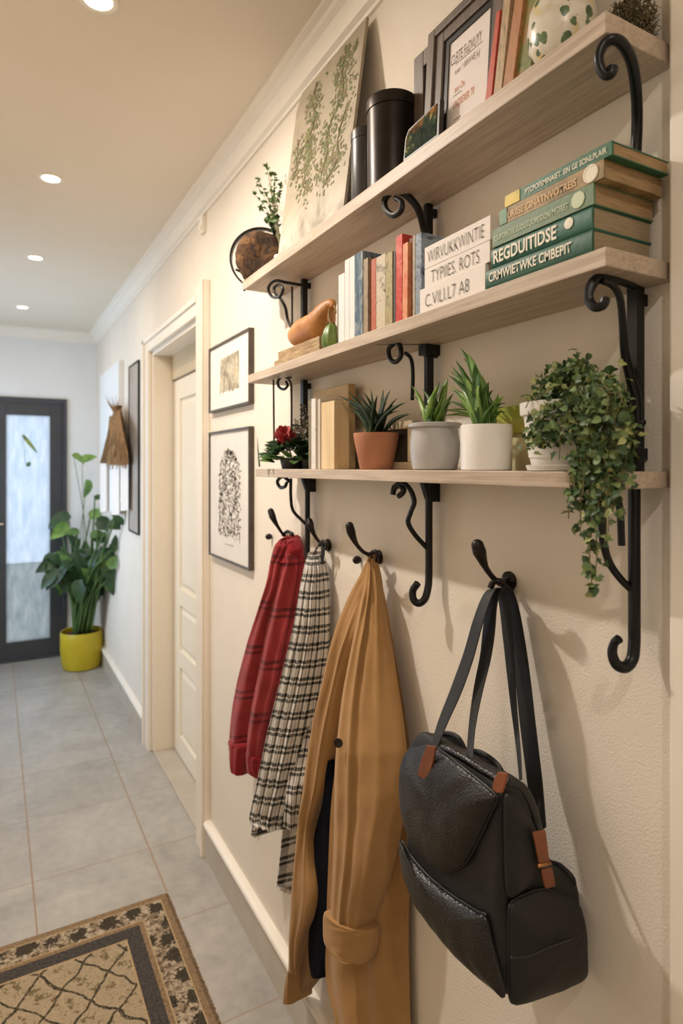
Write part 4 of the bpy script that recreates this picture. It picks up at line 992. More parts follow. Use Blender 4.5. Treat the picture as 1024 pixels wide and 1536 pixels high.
pot_plant('dark spiky agave in a tapered terracotta pot on the lowest shelf', .90, 1.429,
    [(.042, 0), (.044, .002), (.060, .082), (.0615, .090), (.0615, .098), (.056, .098), (.054, .085), (.05, .08)], 'terracotta',
    [(503, 592, 1, .016), (520, 586, 1, .014), (533, 590, 1, .014), (545, 588, 0, .014), (556, 583, 0, .014), (566, 592, 0, .013), (575, 583, 0, .014), (586, 584, 0, .014), (597, 596, 1, .013), (610, 603, 1, .013), (616, 621, 1, .014), (512, 604, 1, .015), (540, 604, 0, .014), (580, 604, 0, .013), (600, 616, 1, .013), (522, 612, 1, .015), (552, 600, 0, .014), (509, 594, 1, .014), (592, 607, 1, .013), (530, 600, 1, .014), (563, 604, 0, .013)], ['agave', 'agave2'], .053, .088, 10)
pot_plant('green strap-leaved plant in a pale grey lipped pot, left of the white cylinder pot', .90, 1.172,
    [(.048, 0), (.052, .003), (.057, .03), (.0585, .06), (.055, .088), (.054, .096), (.062, .1), (.0625, .107), (.058, .109), (.052, .105), (.05, .09)], 'greyglaze',
    [(616, 578, 1, .014), (624, 592, 1, .016), (633, 583, 0, .016), (640, 598, 0, .018), (650, 588, 0, .018), (660, 572, 0, .018), (672, 566, 0, .018), (668, 580, 0, .018), (680, 590, 0, .016), (628, 606, 1, .016), (656, 602, 0, .018), (675, 600, 0, .016), (645, 604, 0, .016)], ['dracaena', 'dracaena2'], .05, .095, 12)
pot_plant('tall lush strap-leaved plant in a plain white cylinder pot', .888, .984,
    [(.050, 0), (.052, .002), (.053, .09), (.052, .0935), (.0495, .0935), (.048, .088), (.048, .08)], 'ceramic',
    [(690, 522, -1, .020), (700, 530, -1, .020), (712, 545, -1, .016), (718, 560, -2, .014), (676, 548, 0, .020), (671, 562, 0, .018), (683, 540, 0, .022), (694, 552, 0, .022), (704, 558, 0, .020), (712, 572, 0, .020), (722, 580, 0, .020), (733, 572, 0, .018), (740, 584, 0, .016), (748, 590, 0, .016), (756, 594, 1, .016), (760, 604, 1, .014), (690, 575, 0, .022), (700, 580, 0, .022), (728, 596, 0, .018), (676, 584, 0, .018), (664, 616, 1, .010), (745, 608, 0, .014), (710, 596, 0, .020), (687, 560, 0, .022), (698, 566, 0, .02), (718, 600, 0, .018)], ['dracaena', 'dracaena2'], .048, .083, 12, uj=.04)
# books behind the planter
for x0, x1, h0, h1, u0, lab, cl in ((768, 905, T3, .070, .962, 'cream book lying at the wall behind the white planter, lowest of three', (206, 194, 150)), (742, 900, .0704, .100, .955, 'yellow-green book lying behind the white planter, middle of three', (176, 166, 74)), (744, 925, .1004, .128, .957, 'lime green book lying behind the white planter, top of three', (160, 168, 62))):
    o, t0, t1 = flat_book(lab, x0, x1, u0, .996, h0, h1, gcol(lab, cl, tuple(int(q * 1.05) for q in cl)), 'pages', 0)
    o['group'] = 'flat books behind the white planter'
# white planter with trailing ivy
u_, t_ = .889, .790; c = W(u_, t_, T3)
o = thing('ivy_planter', c, 'white plastic planter with trailing ivy at the near end of the lowest shelf', 'plant')
b = NB(); lathe(b, c, [(r * D, h * D) for r, h in ((.050, 0), (.058, .001), (.061, .010), (.058, .011), (.053, .004))], 64); link('saucer', b, 'ceramic', o, smooth=True, auto=35)
M['plastic'] = nmat('matt white plastic', srgb(226, 222, 214), srgb(230, 226, 218), 3, .45, .05)
b = NB(); lathe(b, c, [(r * D, h * D) for r, h in ((.044, .006), (.050, .007), (.053, .02), (.0535, .024), (.0555, .024), (.0645, .1), (.0695, .1), (.071, .104), (.071, .122), (.067, .123), (.063, .115), (.06, .1))], 64); link('pot', b, 'plastic', o, smooth=True, auto=35)
b = NB(); lathe(b, c, [(.062 * D, .1 * D), (.061 * D, .112 * D), (.001, .116 * D)], 32); link('soil', b, 'soil', o, smooth=True)
random.seed(77); bs = NB(); bl = NB(); top = c + Vector((0, 0, .112 * D))
def hang(pts, n, size=(.010, .019), spread=.006, mi=(0, 0, 0, 0, 1, 1, 1, 2), r=.0007):
    pts = smooth_path(pts, 8); tube(bs, pts, [r * 1.4, r], 4)
    for k in range(n):
        f = random.uniform(.08, 1) * (len(pts) - 1.001); i = int(f); p = pts[i].lerp(pts[i + 1], f - i)
        off = Vector((random.gauss(0, 1), random.gauss(0, 1), random.gauss(0, 1))) * spread; q = p + off
        q.x = min(q.x, -.004)
        L = random.uniform(*size) * .9
        d = Vector((random.gauss(0, .8), random.gauss(0, .8), random.gauss(-.35, .5)))
        leaf(bl, q, d, Vector((-.6 + random.gauss(0, .5), -.7 + random.gauss(0, .5), .5 + random.gauss(0, .4))), L, L * random.uniform(.8, 1.05), random.choice(('ivy', 'ivy', 'heart')), bend=-.15, mi=random.choice(mi))
def up_(x, y): return P(x, y, random.uniform(.84, .95))
for k in range(58):      # crown
    a = random.uniform(0, PI); x = 868 + math.cos(a) * random.uniform(20, 82); y = 603 - math.sin(a) * random.uniform(24, 64)
    e = up_(x, y); m_ = (top + e) / 2 + Vector((0, 0, .018))
    hang([top, m_, e], 20, (.009, .016), spread=.008)
def uh(): return random.uniform(.800, .870)
for k in range(30):      # dense curtain to shelf level, right of the pot
    x0 = random.uniform(872, 928); x1 = x0 + random.uniform(-10, 18); y1 = random.uniform(640, 745); u2 = uh()
    x1 = min(x1, 940)
    hang([top, P(x0, 590 + random.uniform(-12, 12), u2), P((x0 + x1) / 2 + random.gauss(0, 6), (600 + y1) / 2, u2 - .004), P(x1, y1, u2 - .01)], 30, (.008, .014), .006)
for x1, y1, n in ((870, 802, 16), (862, 765, 26), (852, 778, 14), (884, 780, 30), (893, 790, 26), (905, 772, 30), (912, 800, 18), (880, 765, 26), (898, 760, 26), (920, 760, 22), (906, 822, 16), (890, 868, 8), (882, 845, 12), (930, 735, 22), (938, 700, 16), (942, 668, 16), (875, 750, 20), (858, 750, 8)):
    u2 = random.uniform(.800, .815)
    hang([top, P(890 + random.uniform(-14, 14), 600, u2), P(885 + (x1 - 885) * .5, 680, u2), P(x1 + random.gauss(0, 3), y1 - 45, u2), P(x1, y1, u2)], int(n * 2.1), (.009, .016), .0055)
hang([top, P(888, 640, .81), P(886, 760, .805), P(884, 840, .805), P(886, 862, .805), P(889, 892, .805)], 26, (.010, .016), .003)
for pts, n in (([(846, 598, .83), (822, 612, .81), (806, 628, .808), (800, 655, .808)], 34), ([(846, 598, .83), (818, 620, .81), (812, 645, .808), (808, 668, .808)], 28), ([(850, 600, .83), (834, 625, .81), (836, 648, .806), (830, 672, .806)], 30), ([(850, 600, .83), (842, 640, .806), (838, 690, .806)], 16), ([(830, 590, .83), (800, 592, .82), (788, 612, .81)], 18), ([(845, 600, .82), (858, 630, .81), (858, 664, .805)], 40)):
    hang([P(*q) for q in pts], n, (.009, .015), .006)
for q in ((798, 655), (806, 652), (812, 660), (795, 665), (803, 668)):
    hang([P(q[0], q[1] - 14, .806), P(q[0], q[1], .804)], 9, (.010, .016), .006)
for v in bl.verts:
    v.co.x = min(v.co.x, -.004)
    if W(SC - .004, 0, 0).x < v.co.x and v.co.y > .645 * D and EYE + -.038 * D < v.co.z < EYE + (T3 + .001) * D: v.co.x = W(SC - .004, 0, 0).x
link('stems', bs, 'stem', o); link('foliage', bl, [nmat('ivy dark', srgb(38, 62, 32), srgb(66, 94, 50), 30, .55, .05), nmat('ivy mid', srgb(86, 112, 60), srgb(120, 138, 84), 30, .55, .05), nmat('ivy pale', srgb(128, 140, 84), srgb(160, 164, 104), 30, .55, .05)], o)
# ================================================================ garments
def fabric(name, c1, c2, weave=420, rough=.85):
    m = mat(name, c1, rough, spec=.25); N = NT(m); v = N.coord(); f = N.noise(v, 7, 5, .6)
    N.base(N.ramp(f, [(.35, c1), (.65, c2)])); m.node_tree.nodes['Principled BSDF'].inputs['Sheen Weight'].default_value = .15
    N.bump(N.noise(v, weave, 2), .25, .0012); return m
def band(N, u, centre, half):
    return N.math('LESS_THAN', N.math('ABSOLUTE', N.math('SUBTRACT', u, centre)), half)
# --- red jacket: crimson cloth with darker double lines
m = mat('crimson checked cloth', srgb(160, 34, 38), .85, spec=.25); N = NT(m)
tc = N.new('ShaderNodeTexCoord'); sp = N.new('ShaderNodeSeparateXYZ'); N.l.new(tc.outputs['UV'], sp.inputs[0]); v = N.coord()
wob = N.math('MULTIPLY', N.math('SUBTRACT', N.noise(v, 18, 3), .5), .06)
fy = N.math('FRACT', N.math('ADD', sp.outputs[1], wob)); fx = N.math('FRACT', N.math('ADD', sp.outputs[0], wob))
ln = N.math('MAXIMUM', N.math('MAXIMUM', band(N, fy, .40, .036), band(N, fy, .53, .028)), N.math('MULTIPLY', band(N, fx, .5, .035), .75))
brk = N.ramp(N.noise(v, 50, 4, .7), [(.30, (.15, .15, .15, 1)), (.5, (1, 1, 1, 1))])
cb = N.ramp(N.noise(v, 9, 5), [(.35, srgb(138, 36, 40)), (.65, srgb(166, 52, 54))])
N.base(N.mix(N.math('MULTIPLY', N.math('MULTIPLY', ln, brk), .85), cb, srgb(82, 14, 22))); N.bump(N.noise(v, 380, 2), .3, .0012)
m.node_tree.nodes['Principled BSDF'].inputs['Sheen Weight'].default_value = .15; M['redcloth'] = m
M['redcuff'] = fabric('crimson cuff', srgb(132, 24, 34), srgb(152, 32, 40))
M['redin'] = fabric('crimson inside', srgb(116, 22, 28), srgb(130, 28, 34))
o = thing('jacket', P(392, 1150, .95), 'crimson red jacket with thin dark check lines hanging from the hook furthest from the viewer', 'jacket')
fold = lambda a, n, ph, k=1.0: (lambda s, v: a * min(1, v * 3 + .15) * math.sin(2 * PI * (n * s + ph) + k * v * 2))
garment('body', [(803, 431, 437), (808, 425, 442), (818, 420, 446), (840, 424, 451), (866, 418, 452), (905, 408, 446), (955, 398, 436), (1010, 388, 424), (1060, 378, 412), (1100, 372, 403), (1132, 370, 394)], 'redcloth', o, [.94] + [.915] * 8, .965, [.002] + [.030] * 7, fold(.004, 2, .2), uvs=(1.6, 4.2), seed=1)
garment('sleeve', [(806, 427, 432), (816, 413, 431), (838, 406, 430), (870, 400, 424), (905, 390, 416), (965, 372, 404), (1010, 360, 395), (1060, 350, 386), (1095, 346, 379), (1116, 345, 375)], 'redcloth', o, [.92] + [.885] * 8, .935, [.002] + [.034] * 7, fold(.0045, 1.6, .1), uvs=(1.5, 4.6), seed=2)
c_ = garment('cuff', [(1110, 344, 376, 4), (1114, 344, 377, 5), (1120, 345, 375, 6), (1148, 346, 369, 9), (1152, 348, 367, 9)], 'redcuff', o, .884, .928, .036, fold(.002, 3, .1), mm=24, seed=3)
garment('cuff', [(1126, 369, 396, 6), (1132, 369, 397, 6), (1140, 369, 395, 8), (1160, 370, 389, 8)], 'redcuff', o, .912, .968, .030, fold(.002, 3, .4), mm=24, seed=4)
garment('collar', [(804, 430, 436), (810, 418, 445), (824, 411, 451), (836, 409, 451), (842, 410, 450)], 'redcuff', o, [.94, .905, .90, .90], [.952, .962, .965, .962], [.002, .030, .035], fold(.003, 2, .6), mm=24, seed=5)
b = NB(); tube(b, smooth_path([P(428, 812, .955), P(432, 800, .957), P(438, 801, .958), P(437, 813, .958)], 5), .0018, 6); link('hanging_loop', b, 'redin', o, smooth=True)
# --- plaid shirt
m = mat('black and white plaid', srgb(200, 190, 178), .88, spec=.2); N = NT(m)
tc = N.new('ShaderNodeTexCoord'); sp = N.new('ShaderNodeSeparateXYZ'); N.l.new(tc.outputs['UV'], sp.inputs[0]); v = N.coord()
wob = N.math('MULTIPLY', N.math('SUBTRACT', N.noise(v, 26, 3), .5), .14); wob2 = N.math('MULTIPLY', N.math('SUBTRACT', N.noise(v, 40, 3), .5), .10)
fy = N.math('FRACT', N.math('ADD', sp.outputs[1], wob)); fx = N.math('FRACT', N.math('ADD', sp.outputs[0], wob2))
hx = N.math('MAXIMUM', band(N, fy, .36, .10), band(N, fy, .66, .09)); vx = N.math('MAXIMUM', band(N, fx, .5, .15), N.math('MULTIPLY', band(N, fx, .05, .05), .6))
cr = N.math('MULTIPLY', hx, vx)
brk = N.ramp(N.noise(v, 130, 4, .7), [(.34, (.25, .25, .25, 1)), (.52, (1, 1, 1, 1))])
cb = N.ramp(N.noise(v, 30, 5), [(.35, srgb(208, 200, 192)), (.65, srgb(226, 220, 212))])
ink1 = N.math('MULTIPLY', N.math('MULTIPLY', hx, brk), .88); c1 = N.mix(ink1, cb, srgb(34, 42, 36))
c1 = N.mix(N.math('MULTIPLY', vx, .78), c1, srgb(54, 56, 50)); c1 = N.mix(cr, c1, srgb(14, 18, 18))
N.base(c1); N.bump(N.noise(v, 300, 2), .35, .0015); M['plaid'] = m
o = thing('shirt', P(430, 1240, .95), 'black and white plaid shirt hanging between the red jacket and the tan coat', 'shirt')
pf = lambda s, v: .0042 * min(1, v * 2 + .2) * math.sin(2 * PI * (5.0 * s + .1) + v) + .006 * v * math.sin(2 * PI * (1.6 * s + .3))
garment('body', [(827, 466, 470), (836, 460, 478), (850, 456, 485), (880, 450, 489), (930, 442, 491), (980, 431, 490), (1030, 419, 484), (1090, 404, 474), (1150, 391, 461), (1200, 380, 449), (1224, 375, 440, 8), (1234, 378, 436, 8)], 'plaid', o, [.945, .91, .885, .875, .87, .865], .966, [.001, .03, .035, .035, .035, .035, .035], pf, n=80, mm=110, uvs=(9, 16), seed=6, hem=.004)
garment('sleeve', [(1060, 462, 470), (1150, 436, 466), (1200, 428, 454), (1240, 424, 445), (1290, 420, 439), (1326, 416, 435, 8), (1334, 418, 434, 8)], 'plaid', o, [.945, .90, .90, .90], .955, [0, .025, .03], fold(.003, 2, .3), n=40, mm=60, uvs=(4, 10), seed=7)
garment('hem_tab', [(1224, 376, 392), (1238, 378, 391), (1250, 377, 387), (1255, 379, 384)], 'plaid', o, .868, .885, .012, None, n=16, mm=16, uvs=(1.5, 2), seed=8)
b = NB(); tube(b, smooth_path([P(484, 812, .965), P(483, 850, .968), P(486, 900, .975), P(488, 960, .978)], 6), .008, 8, flat=(1, .18), up=(0, 1, 0)); 
tube(b, smooth_path([P(469, 832, .945), P(478, 818, .955), P(484, 814, .96), P(486, 830, .962), P(482, 848, .962)], 5), .0022, 6)
link('dark_strip_loop', b, 'frame_black', o, smooth=True)  # flat dark strip hanging by the shirt, with a thin loop
# --- tan coat
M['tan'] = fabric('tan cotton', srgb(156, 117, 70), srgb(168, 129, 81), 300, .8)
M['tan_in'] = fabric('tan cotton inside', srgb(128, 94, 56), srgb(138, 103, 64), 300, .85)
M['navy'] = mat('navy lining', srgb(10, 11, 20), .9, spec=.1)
o = thing('coat', P(530, 1530, .95), 'long tan cotton trench coat hanging from the third hook, beside the black backpack', 'coat')
garment('back_panel', [(840, 559, 561), (880, 558, 571), (930, 548, 583), (1000, 535, 596), (1060, 520, 606), (1120, 508, 614), (1200, 497, 617), (1300, 492, 615), (1400, 489, 613), (1470, 489, 614), (1545, 505, 616), (1600, 507, 618)], 'tan', o, [.95, .89, .87, .87], [.962, .97, .978, .978], [.002, .018, .018, .018], fold(.009, 2.2, .55, .6), n=70, mm=120, back=[.966, .98, .984, .984], seed=9)
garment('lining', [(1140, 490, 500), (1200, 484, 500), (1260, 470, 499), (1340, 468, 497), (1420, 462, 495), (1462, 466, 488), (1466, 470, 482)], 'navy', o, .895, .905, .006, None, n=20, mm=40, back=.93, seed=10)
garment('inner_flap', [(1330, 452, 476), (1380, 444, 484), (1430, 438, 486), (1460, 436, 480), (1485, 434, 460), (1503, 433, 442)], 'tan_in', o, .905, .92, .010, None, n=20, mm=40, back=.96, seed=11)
lf = lambda s, v: .004 * math.sin(2 * PI * (1.3 * s + .15)) * min(1, 3 * v) + .010 * math.exp(-((s - .62) / .07) ** 2) * max(0, min(1, (v - .12) * 6)) * (1 - v)
garment('front_panel', [(838, 551, 557), (862, 540, 558), (885, 527, 556), (912, 515, 550), (940, 504, 543), (975, 494, 532), (1020, 484, 520), (1080, 470, 508), (1140, 460, 496), (1185, 454, 487), (1215, 449, 477), (1240, 446, 470), (1290, 442, 472), (1340, 438, 476), (1375, 436, 470), (1410, 434, 456), (1460, 432, 444), (1490, 431, 438), (1507, 431, 434)], 'tan', o, [.945, .88, .855, .855, .86], [.95, .915, .90, .89, .885], [.001, .018, .02, .02], lf, n=60, mm=130, back=[.958, .955, .955], seed=12)
sf = lambda s, v: min(1, 4 * v) * (.007 * math.exp(-((s - .34 + .05 * v) / .05) ** 2) - .007 * math.exp(-((s - .42 + .05 * v) / .06) ** 2) + .003 * math.exp(-((s - .12) / .05) ** 2) + .003 * math.sin(2 * PI * (1.1 * s + .6 * v)) + .0025 * math.sin(2 * PI * (2.2 * v + .9 * s)) + .004 * math.exp(-((s - .78 + .1 * v) / .07) ** 2))
garment('sleeve', [(837, 552, 559), (856, 549, 565), (885, 544, 571), (930, 535, 578), (980, 525, 588), (1040, 514, 598), (1100, 507, 606), (1150, 503, 610), (1200, 502, 609), (1250, 501, 600), (1300, 499, 588), (1350, 496, 572), (1380, 496, 562), (1388, 497, 560)], 'tan', o, [.945, .88, .84, .83, .83], [.955, .945, .93, .925, .915], [.001, .026, .036, .038, .034], sf, n=80, mm=130, back=[.96, .955, .95, .95], seed=13)
garment('cuff', [(1366, 489, 563, 22), (1369, 486, 566, 22), (1376, 485, 567, 22), (1400, 485, 564, 22), (1412, 487, 561, 22), (1418, 492, 556, 20)], 'tan', o, .822, .912, .042, fold(.0015, 2, .2), n=50, mm=24, back=.935, seed=14)
b = NB(); bc = P(509, 1112, .825); ax = Vector((-.75, -.65, 0)).normalized(); bc = bc + ax * .006
lathe(b, bc, [(.0095, 0), (.0105, .002), (.0102, .0042), (.0075, .0038), (.006, .0028), (.001, .0028)], 28, ax=ax); link('button', b, 'tin_dark', o, smooth=True)
b = NB(); tube(b, smooth_path([P(553, 842, .94), P(556, 833, .952), P(563, 836, .96), P(562, 850, .962)], 5), .003, 8); link('hanging_loop', b, 'tan_in', o, smooth=True)

# ================================================================ black backpack
def leather(name, c1, c2, rough, scale=330, b_=.5):
    m = mat(name, c1, rough, spec=.55); N = NT(m); v = N.coord(); N.base(N.ramp(N.noise(v, 10, 4), [(.35, c1), (.65, c2)]))
    vo = N.new('ShaderNodeTexVoronoi'); N.l.new(v, vo.inputs['Vector']); vo.inputs['Scale'].default_value = scale
    N.bump(N.math('ADD', vo.outputs['Distance'], N.math('MULTIPLY', N.noise(v, 14, 3), 1.6)), b_, .0016); return m
M['leather'] = leather('pebbled black leather', srgb(12, 11, 11), srgb(19, 18, 17), .34)
M['nylon'] = leather('soft black nylon', srgb(13, 13, 12), srgb(20, 19, 18), .6, 700, .3)
M['nylon_d'] = leather('black piping', srgb(18, 18, 18), srgb(24, 24, 24), .4, 500, .2)
M['brown'] = nmat('tan leather tab', srgb(112, 60, 32), srgb(138, 78, 44), 16, .45, .15, 120)
UF = .782
o = thing('backpack', W(.88, .97, -.95), 'black leather backpack with brown leather tabs hanging from the hook nearest the viewer', 'backpack')
def rsec(uf, ubk, tL, tR, h, r, n=5):
    out = []
    for cx, cy, a0 in ((uf + r, tR + r, 180), (uf + r, tL - r, 90), (ubk - r, tL - r, 0), (ubk - r, tR + r, -90)):
        for k in range(n + 1):
            a = math.radians(a0 - 90 * k / n) if 0 else None
            out.append((cx, cy, a0, k))
    pts = []
    for (cx, cy, a0) in ((uf + r, tR + r, 180), (uf + r, tL - r, 90), (ubk - r, tL - r, 0), (ubk - r, tR + r, -90)):
        s0 = {180: 270, 90: 180, 0: 90, -90: 360}[a0]
        for k in range(n + 1):
            a = math.radians(s0 - 90 * k / n); pts.append(W(cx + r * math.cos(a), cy + r * math.sin(a), h))
    return pts
lv = [(-.556, .845, .868, 1.03, .885, .008), (-.560, .815, .878, 1.075, .862, .02), (-.575, .796, .884, 1.105, .845, .022), (-.62, .785, .890, 1.125, .833, .022), (-.70, .782, .893, 1.132, .828, .020), (-.75, .782, .905, 1.132, .826, .020),
      (-.775, .782, .955, 1.132, .826, .022), (-.80, .782, .984, 1.130, .824, .025), (-.86, .782, .988, 1.12, .820, .025), (-.905, .782, .985, 1.09, .82, .025), (-.935, .785, .975, 1.05, .820, .02), (-.948, .800, .955, 1.02, .835, .02)]
b = NB(); rings = []
K2 = []
for i in range(len(lv) * 5 - 4):
    K2.append(interp(lv, i / (len(lv) * 5 - 5)))
for h, uf, ubk, tL, tR, r in K2:
    r = max(.004, min(r, (ubk - uf) * .45)); pts = rsec(uf, ubk, tL, tR, h, r)
    fine = []
    for a_, b__ in zip(pts, pts[1:] + pts[:1]):
        nn = 8 if (b__ - a_).length > .03 else 1
        for q in range(nn): fine.append((a_.lerp(b__, q / nn)))
    rings.append((pts, fine))
L0 = 0
RG = []
for pts, _ in rings:
    row = []
    for a_, b__ in zip(pts, pts[1:] + pts[:1]):
        long_ = (pts.index(a_) % 6 == 5); nn = 10 if long_ else 1
        for q in range(nn): row.append(a_.lerp(b__, q / nn))
    RG.append(row)
vr = []
for row in RG:
    cen = sum(row, Vector()) / len(row)
    out = []
    for p in row:
        n_ = (p - cen); n_.z = 0
        if n_.length > 0: n_.normalize()
        f_ = .0045 * mnoise.noise(Vector((p.x * 9, p.y * 9, p.z * 14))) + .0022 * mnoise.noise(Vector((p.x * 28, p.y * 28, p.z * 34)))
        q = p + n_ * f_; hh = (q.z - EYE) / D; q.z -= max(0, (q.x / D + 1) - .80) * max(0, (hh + .70) / .15) * .55 * D; q.x = min(q.x, -.006); out.append(b.verts.new(q))
    vr.append(out)
for i in range(len(vr) - 1):
    for k in range(len(vr[0])):
        b.faces.new((vr[i][k], vr[i][(k + 1) % len(vr[0])], vr[i + 1][(k + 1) % len(vr[0])], vr[i + 1][k]))
b.faces.new(vr[0][::-1]); b.faces.new(vr[-1])
link('body', b, 'nylon', o, smooth=True, auto=60)
def patch(name, outline, u0, lift, bulge, m, rim=.004, rings=9, smooth_n=6, parent=None, plane='u', t0=None, flatk=3.0, umap=None):
    """padded panel: closed outline in picture points laid on the plane u0, standing lift proud with a bowed face"""
    pts = [(x, y) for x, y in outline]
    P3 = []
    for x, y in pts:
        if plane == 'u': P3.append(P(x, y, umap(x, y) if umap else u0))
        else:
            u = t0 * C_ / (K / (x + 8) - S_); P3.append(P(x, y, u))
    cl = P3 + [P3[0]]
    q = [P3[-1]] + cl + [P3[1]]; out = []
    for i in range(1, len(q) - 2):
        a0, a1, a2, a3 = q[i - 1:i + 3]
        for k in range(smooth_n):
            s = k / smooth_n; out.append(.5 * ((2 * a1) + (a2 - a0) * s + (2 * a0 - 5 * a1 + 4 * a2 - a3) * s * s + (3 * a1 - a0 - 3 * a2 + a3) * s ** 3))
    nrm = Vector((-1, 0, 0)) if plane == 'u' else Vector((0, -1, 0)); cen = sum(out, Vector()) / len(out)
    bm = NB(); prev = [bm.verts.new(p) for p in out]; base = prev
    lst = [(1.0, lift * .5), (.995, lift * .85), (.98, lift)] + [(1 - (k / rings) ** 1.1 * 1.0, lift + bulge * (1 - (1 - k / rings) ** flatk)) for k in range(1, rings)]
    for f_, off in lst:
        cur = []
        for p in out:
            q = cen.lerp(p, f_ if f_ > .05 else .05); q = q + nrm * (off + (.0040 * mnoise.noise(q * 16) + .0018 * mnoise.noise(q * 45)) * min(1, (1 - f_) * 8)); cur.append(bm.verts.new(q))
        for k in range(len(out)): bm.faces.new((prev[k], prev[(k + 1) % len(out)], cur[(k + 1) % len(out)], cur[k]))
        prev = cur
    bm.faces.new(prev); bm.faces.new(base[::-1])
    return link(name, bm, m, parent or o, smooth=True, auto=70), out
flap_o = [(621, 1117), (640, 1113), (662, 1126), (690, 1148), (718, 1170), (741, 1190), (745, 1200), (735, 1222), (720, 1255), (703, 1288), (690, 1301), (674, 1307), (656, 1303), (632, 1278), (611, 1243), (603, 1210), (601, 1175), (606, 1138)]
fp, fo = patch('flap', flap_o, .778, .006, .016, 'leather', umap=lambda x, y: .778 + .025 * max(0, (1150 - y) / 40) ** 1.5)
b = NB(); tube(b, fo + [fo[0]], .0022, 6); link('flap_piping', b, 'nylon_d', fp, smooth=True)
pk = [(602, 1262), (618, 1286), (645, 1316), (680, 1344), (715, 1366), (730, 1374), (738, 1404), (748, 1448), (758, 1494), (744, 1484), (712, 1458), (680, 1426), (650, 1388), (622, 1348), (606, 1308)]
pp, po = patch('front_pocket', pk, .779, .006, .010, 'leather')
b = NB(); tube(b, po[0:5 * 6 + 1], .0022, 6); link('pocket_piping', b, 'nylon_d', pp, smooth=True)
# side panel, side pocket and seams on the face turned to the viewer
TS = .822
sp_, so = patch('side_panel', [(760, 1190), (778, 1200), (795, 1222), (805, 1250), (808, 1285), (806, 1312), (790, 1325), (765, 1345), (758, 1330), (756, 1290), (755, 1240), (755, 1205)], 0, .004, .012, 'nylon', plane='t', t0=TS)
sk, ko = patch('side_pocket', [(765, 1356), (790, 1340), (815, 1334), (845, 1342), (866, 1356), (873, 1385), (877, 1430), (876, 1462), (850, 1478), (815, 1492), (780, 1503), (765, 1500), (762, 1460), (762, 1400)], 0, .006, .018, 'nylon', plane='t', t0=TS)
b = NB(); tube(b, ko + [ko[0]], .0018, 6)
link('pocket_piping', b, 'nylon_d', sk, smooth=True)
def ont(x, y, off): 
    t0 = TS - off; u = t0 * C_ / (K / (x + 8) - S_); return P(x, y, u)
b = NB(); tube(b, smooth_path([ont(766, 1437, .030), ont(790, 1434, .036), ont(815, 1424, .037), ont(840, 1414, .036), ont(872, 1402, .028)], 6), .0016, 6); link('seam', b, 'nylon_d', sk, smooth=True)
b = NB(); tube(b, smooth_path([ont(760, 1172, .006), ont(782, 1180, .010), ont(797, 1205, .012), ont(806, 1235, .012), ont(811, 1265, .01)], 6), .006, 8, flat=(1, .4)); link('zip_gusset', b, 'nylon_d', o, smooth=True)
# top: rolled edge and two arched back handles
b = NB(); tube(b, smooth_path([P(634, 1117, .80), P(660, 1120, .80), P(690, 1134, .80), P(716, 1150, .80), P(745, 1168, .80), P(756, 1180, .80)], 6), [.004, .0065, .0065, .006, .005], 8); link('top_roll', b, 'leather', o, smooth=True)
for pts in ([(632, 1122, .845), (645, 1106, .85), (668, 1100, .852), (686, 1106, .852), (697, 1124, .85), (702, 1136, .85)], [(700, 1136, .85), (712, 1127, .855), (730, 1134, .857), (748, 1150, .857), (757, 1170, .85)]):
    b = NB(); pth = pc(pts); tube(b, pth, .0042, 8)
    n = len(pth); lo = [p.lerp((pth[0] + pth[-1]) / 2, .0) for p in pth]
    cen = (pth[0] + pth[-1]) / 2
    vs = [b.verts.new(p) for p in pth]; vv = [b.verts.new(p + Vector((.004, 0, 0))) for p in pth]
    b.faces.new(vs); b.faces.new(vv[::-1])
    for i in range(n - 1): b.faces.new((vs[i], vv[i], vv[i + 1], vs[i + 1]))
    link('back_panel', b, 'nylon', o, smooth=True, auto=40)
# straps
def strap(pts, w, th=.0016, m='nylon', up=None, name='strap'):
    b = NB(); tube(b, pc(pts, 8), w, 8, flat=(1, th / (w if not isinstance(w, list) else w[len(w) // 2])), up=up); return link(name, b, m, o, smooth=True, auto=50)
strap([(748, 886, .945), (738, 884, .925), (728, 900, .905), (716, 935, .885), (702, 985, .868), (684, 1035, .845), (666, 1078, .82), (655, 1108, .800), (648, 1130, .787)], [.010, .014, .017, .018, .014, .008], up=(.75, -.6, 0), name='handle_strap')
strap([(752, 885, .95), (744, 886, .935), (737, 905, .92), (733, 945, .905), (728, 985, .89), (718, 1030, .87), (710, 1075, .845), (706, 1110, .825), (704, 1146, .80)], [.010, .014, .015, .012, .008, .007], up=(.75, -.6, 0), name='handle_strap')
strap([(744, 884, .935), (752, 887, .95), (757, 910, .952), (762, 960, .948), (766, 1010, .94), (771, 1065, .925), (777, 1120, .90), (781, 1170, .875)], [.010, .012, .011, .008, .005, .003], up=(.75, -.6, 0), name='handle_strap')
strap([(750, 882, .95), (760, 886, .965), (769, 915, .968), (777, 965, .966), (784, 1020, .962), (791, 1085, .957), (799, 1150, .95), (805, 1200, .935), (810, 1246, .905)], [.010, .016, .019, .020, .019, .015], up=(.7, -.7, 0), name='shoulder_strap')
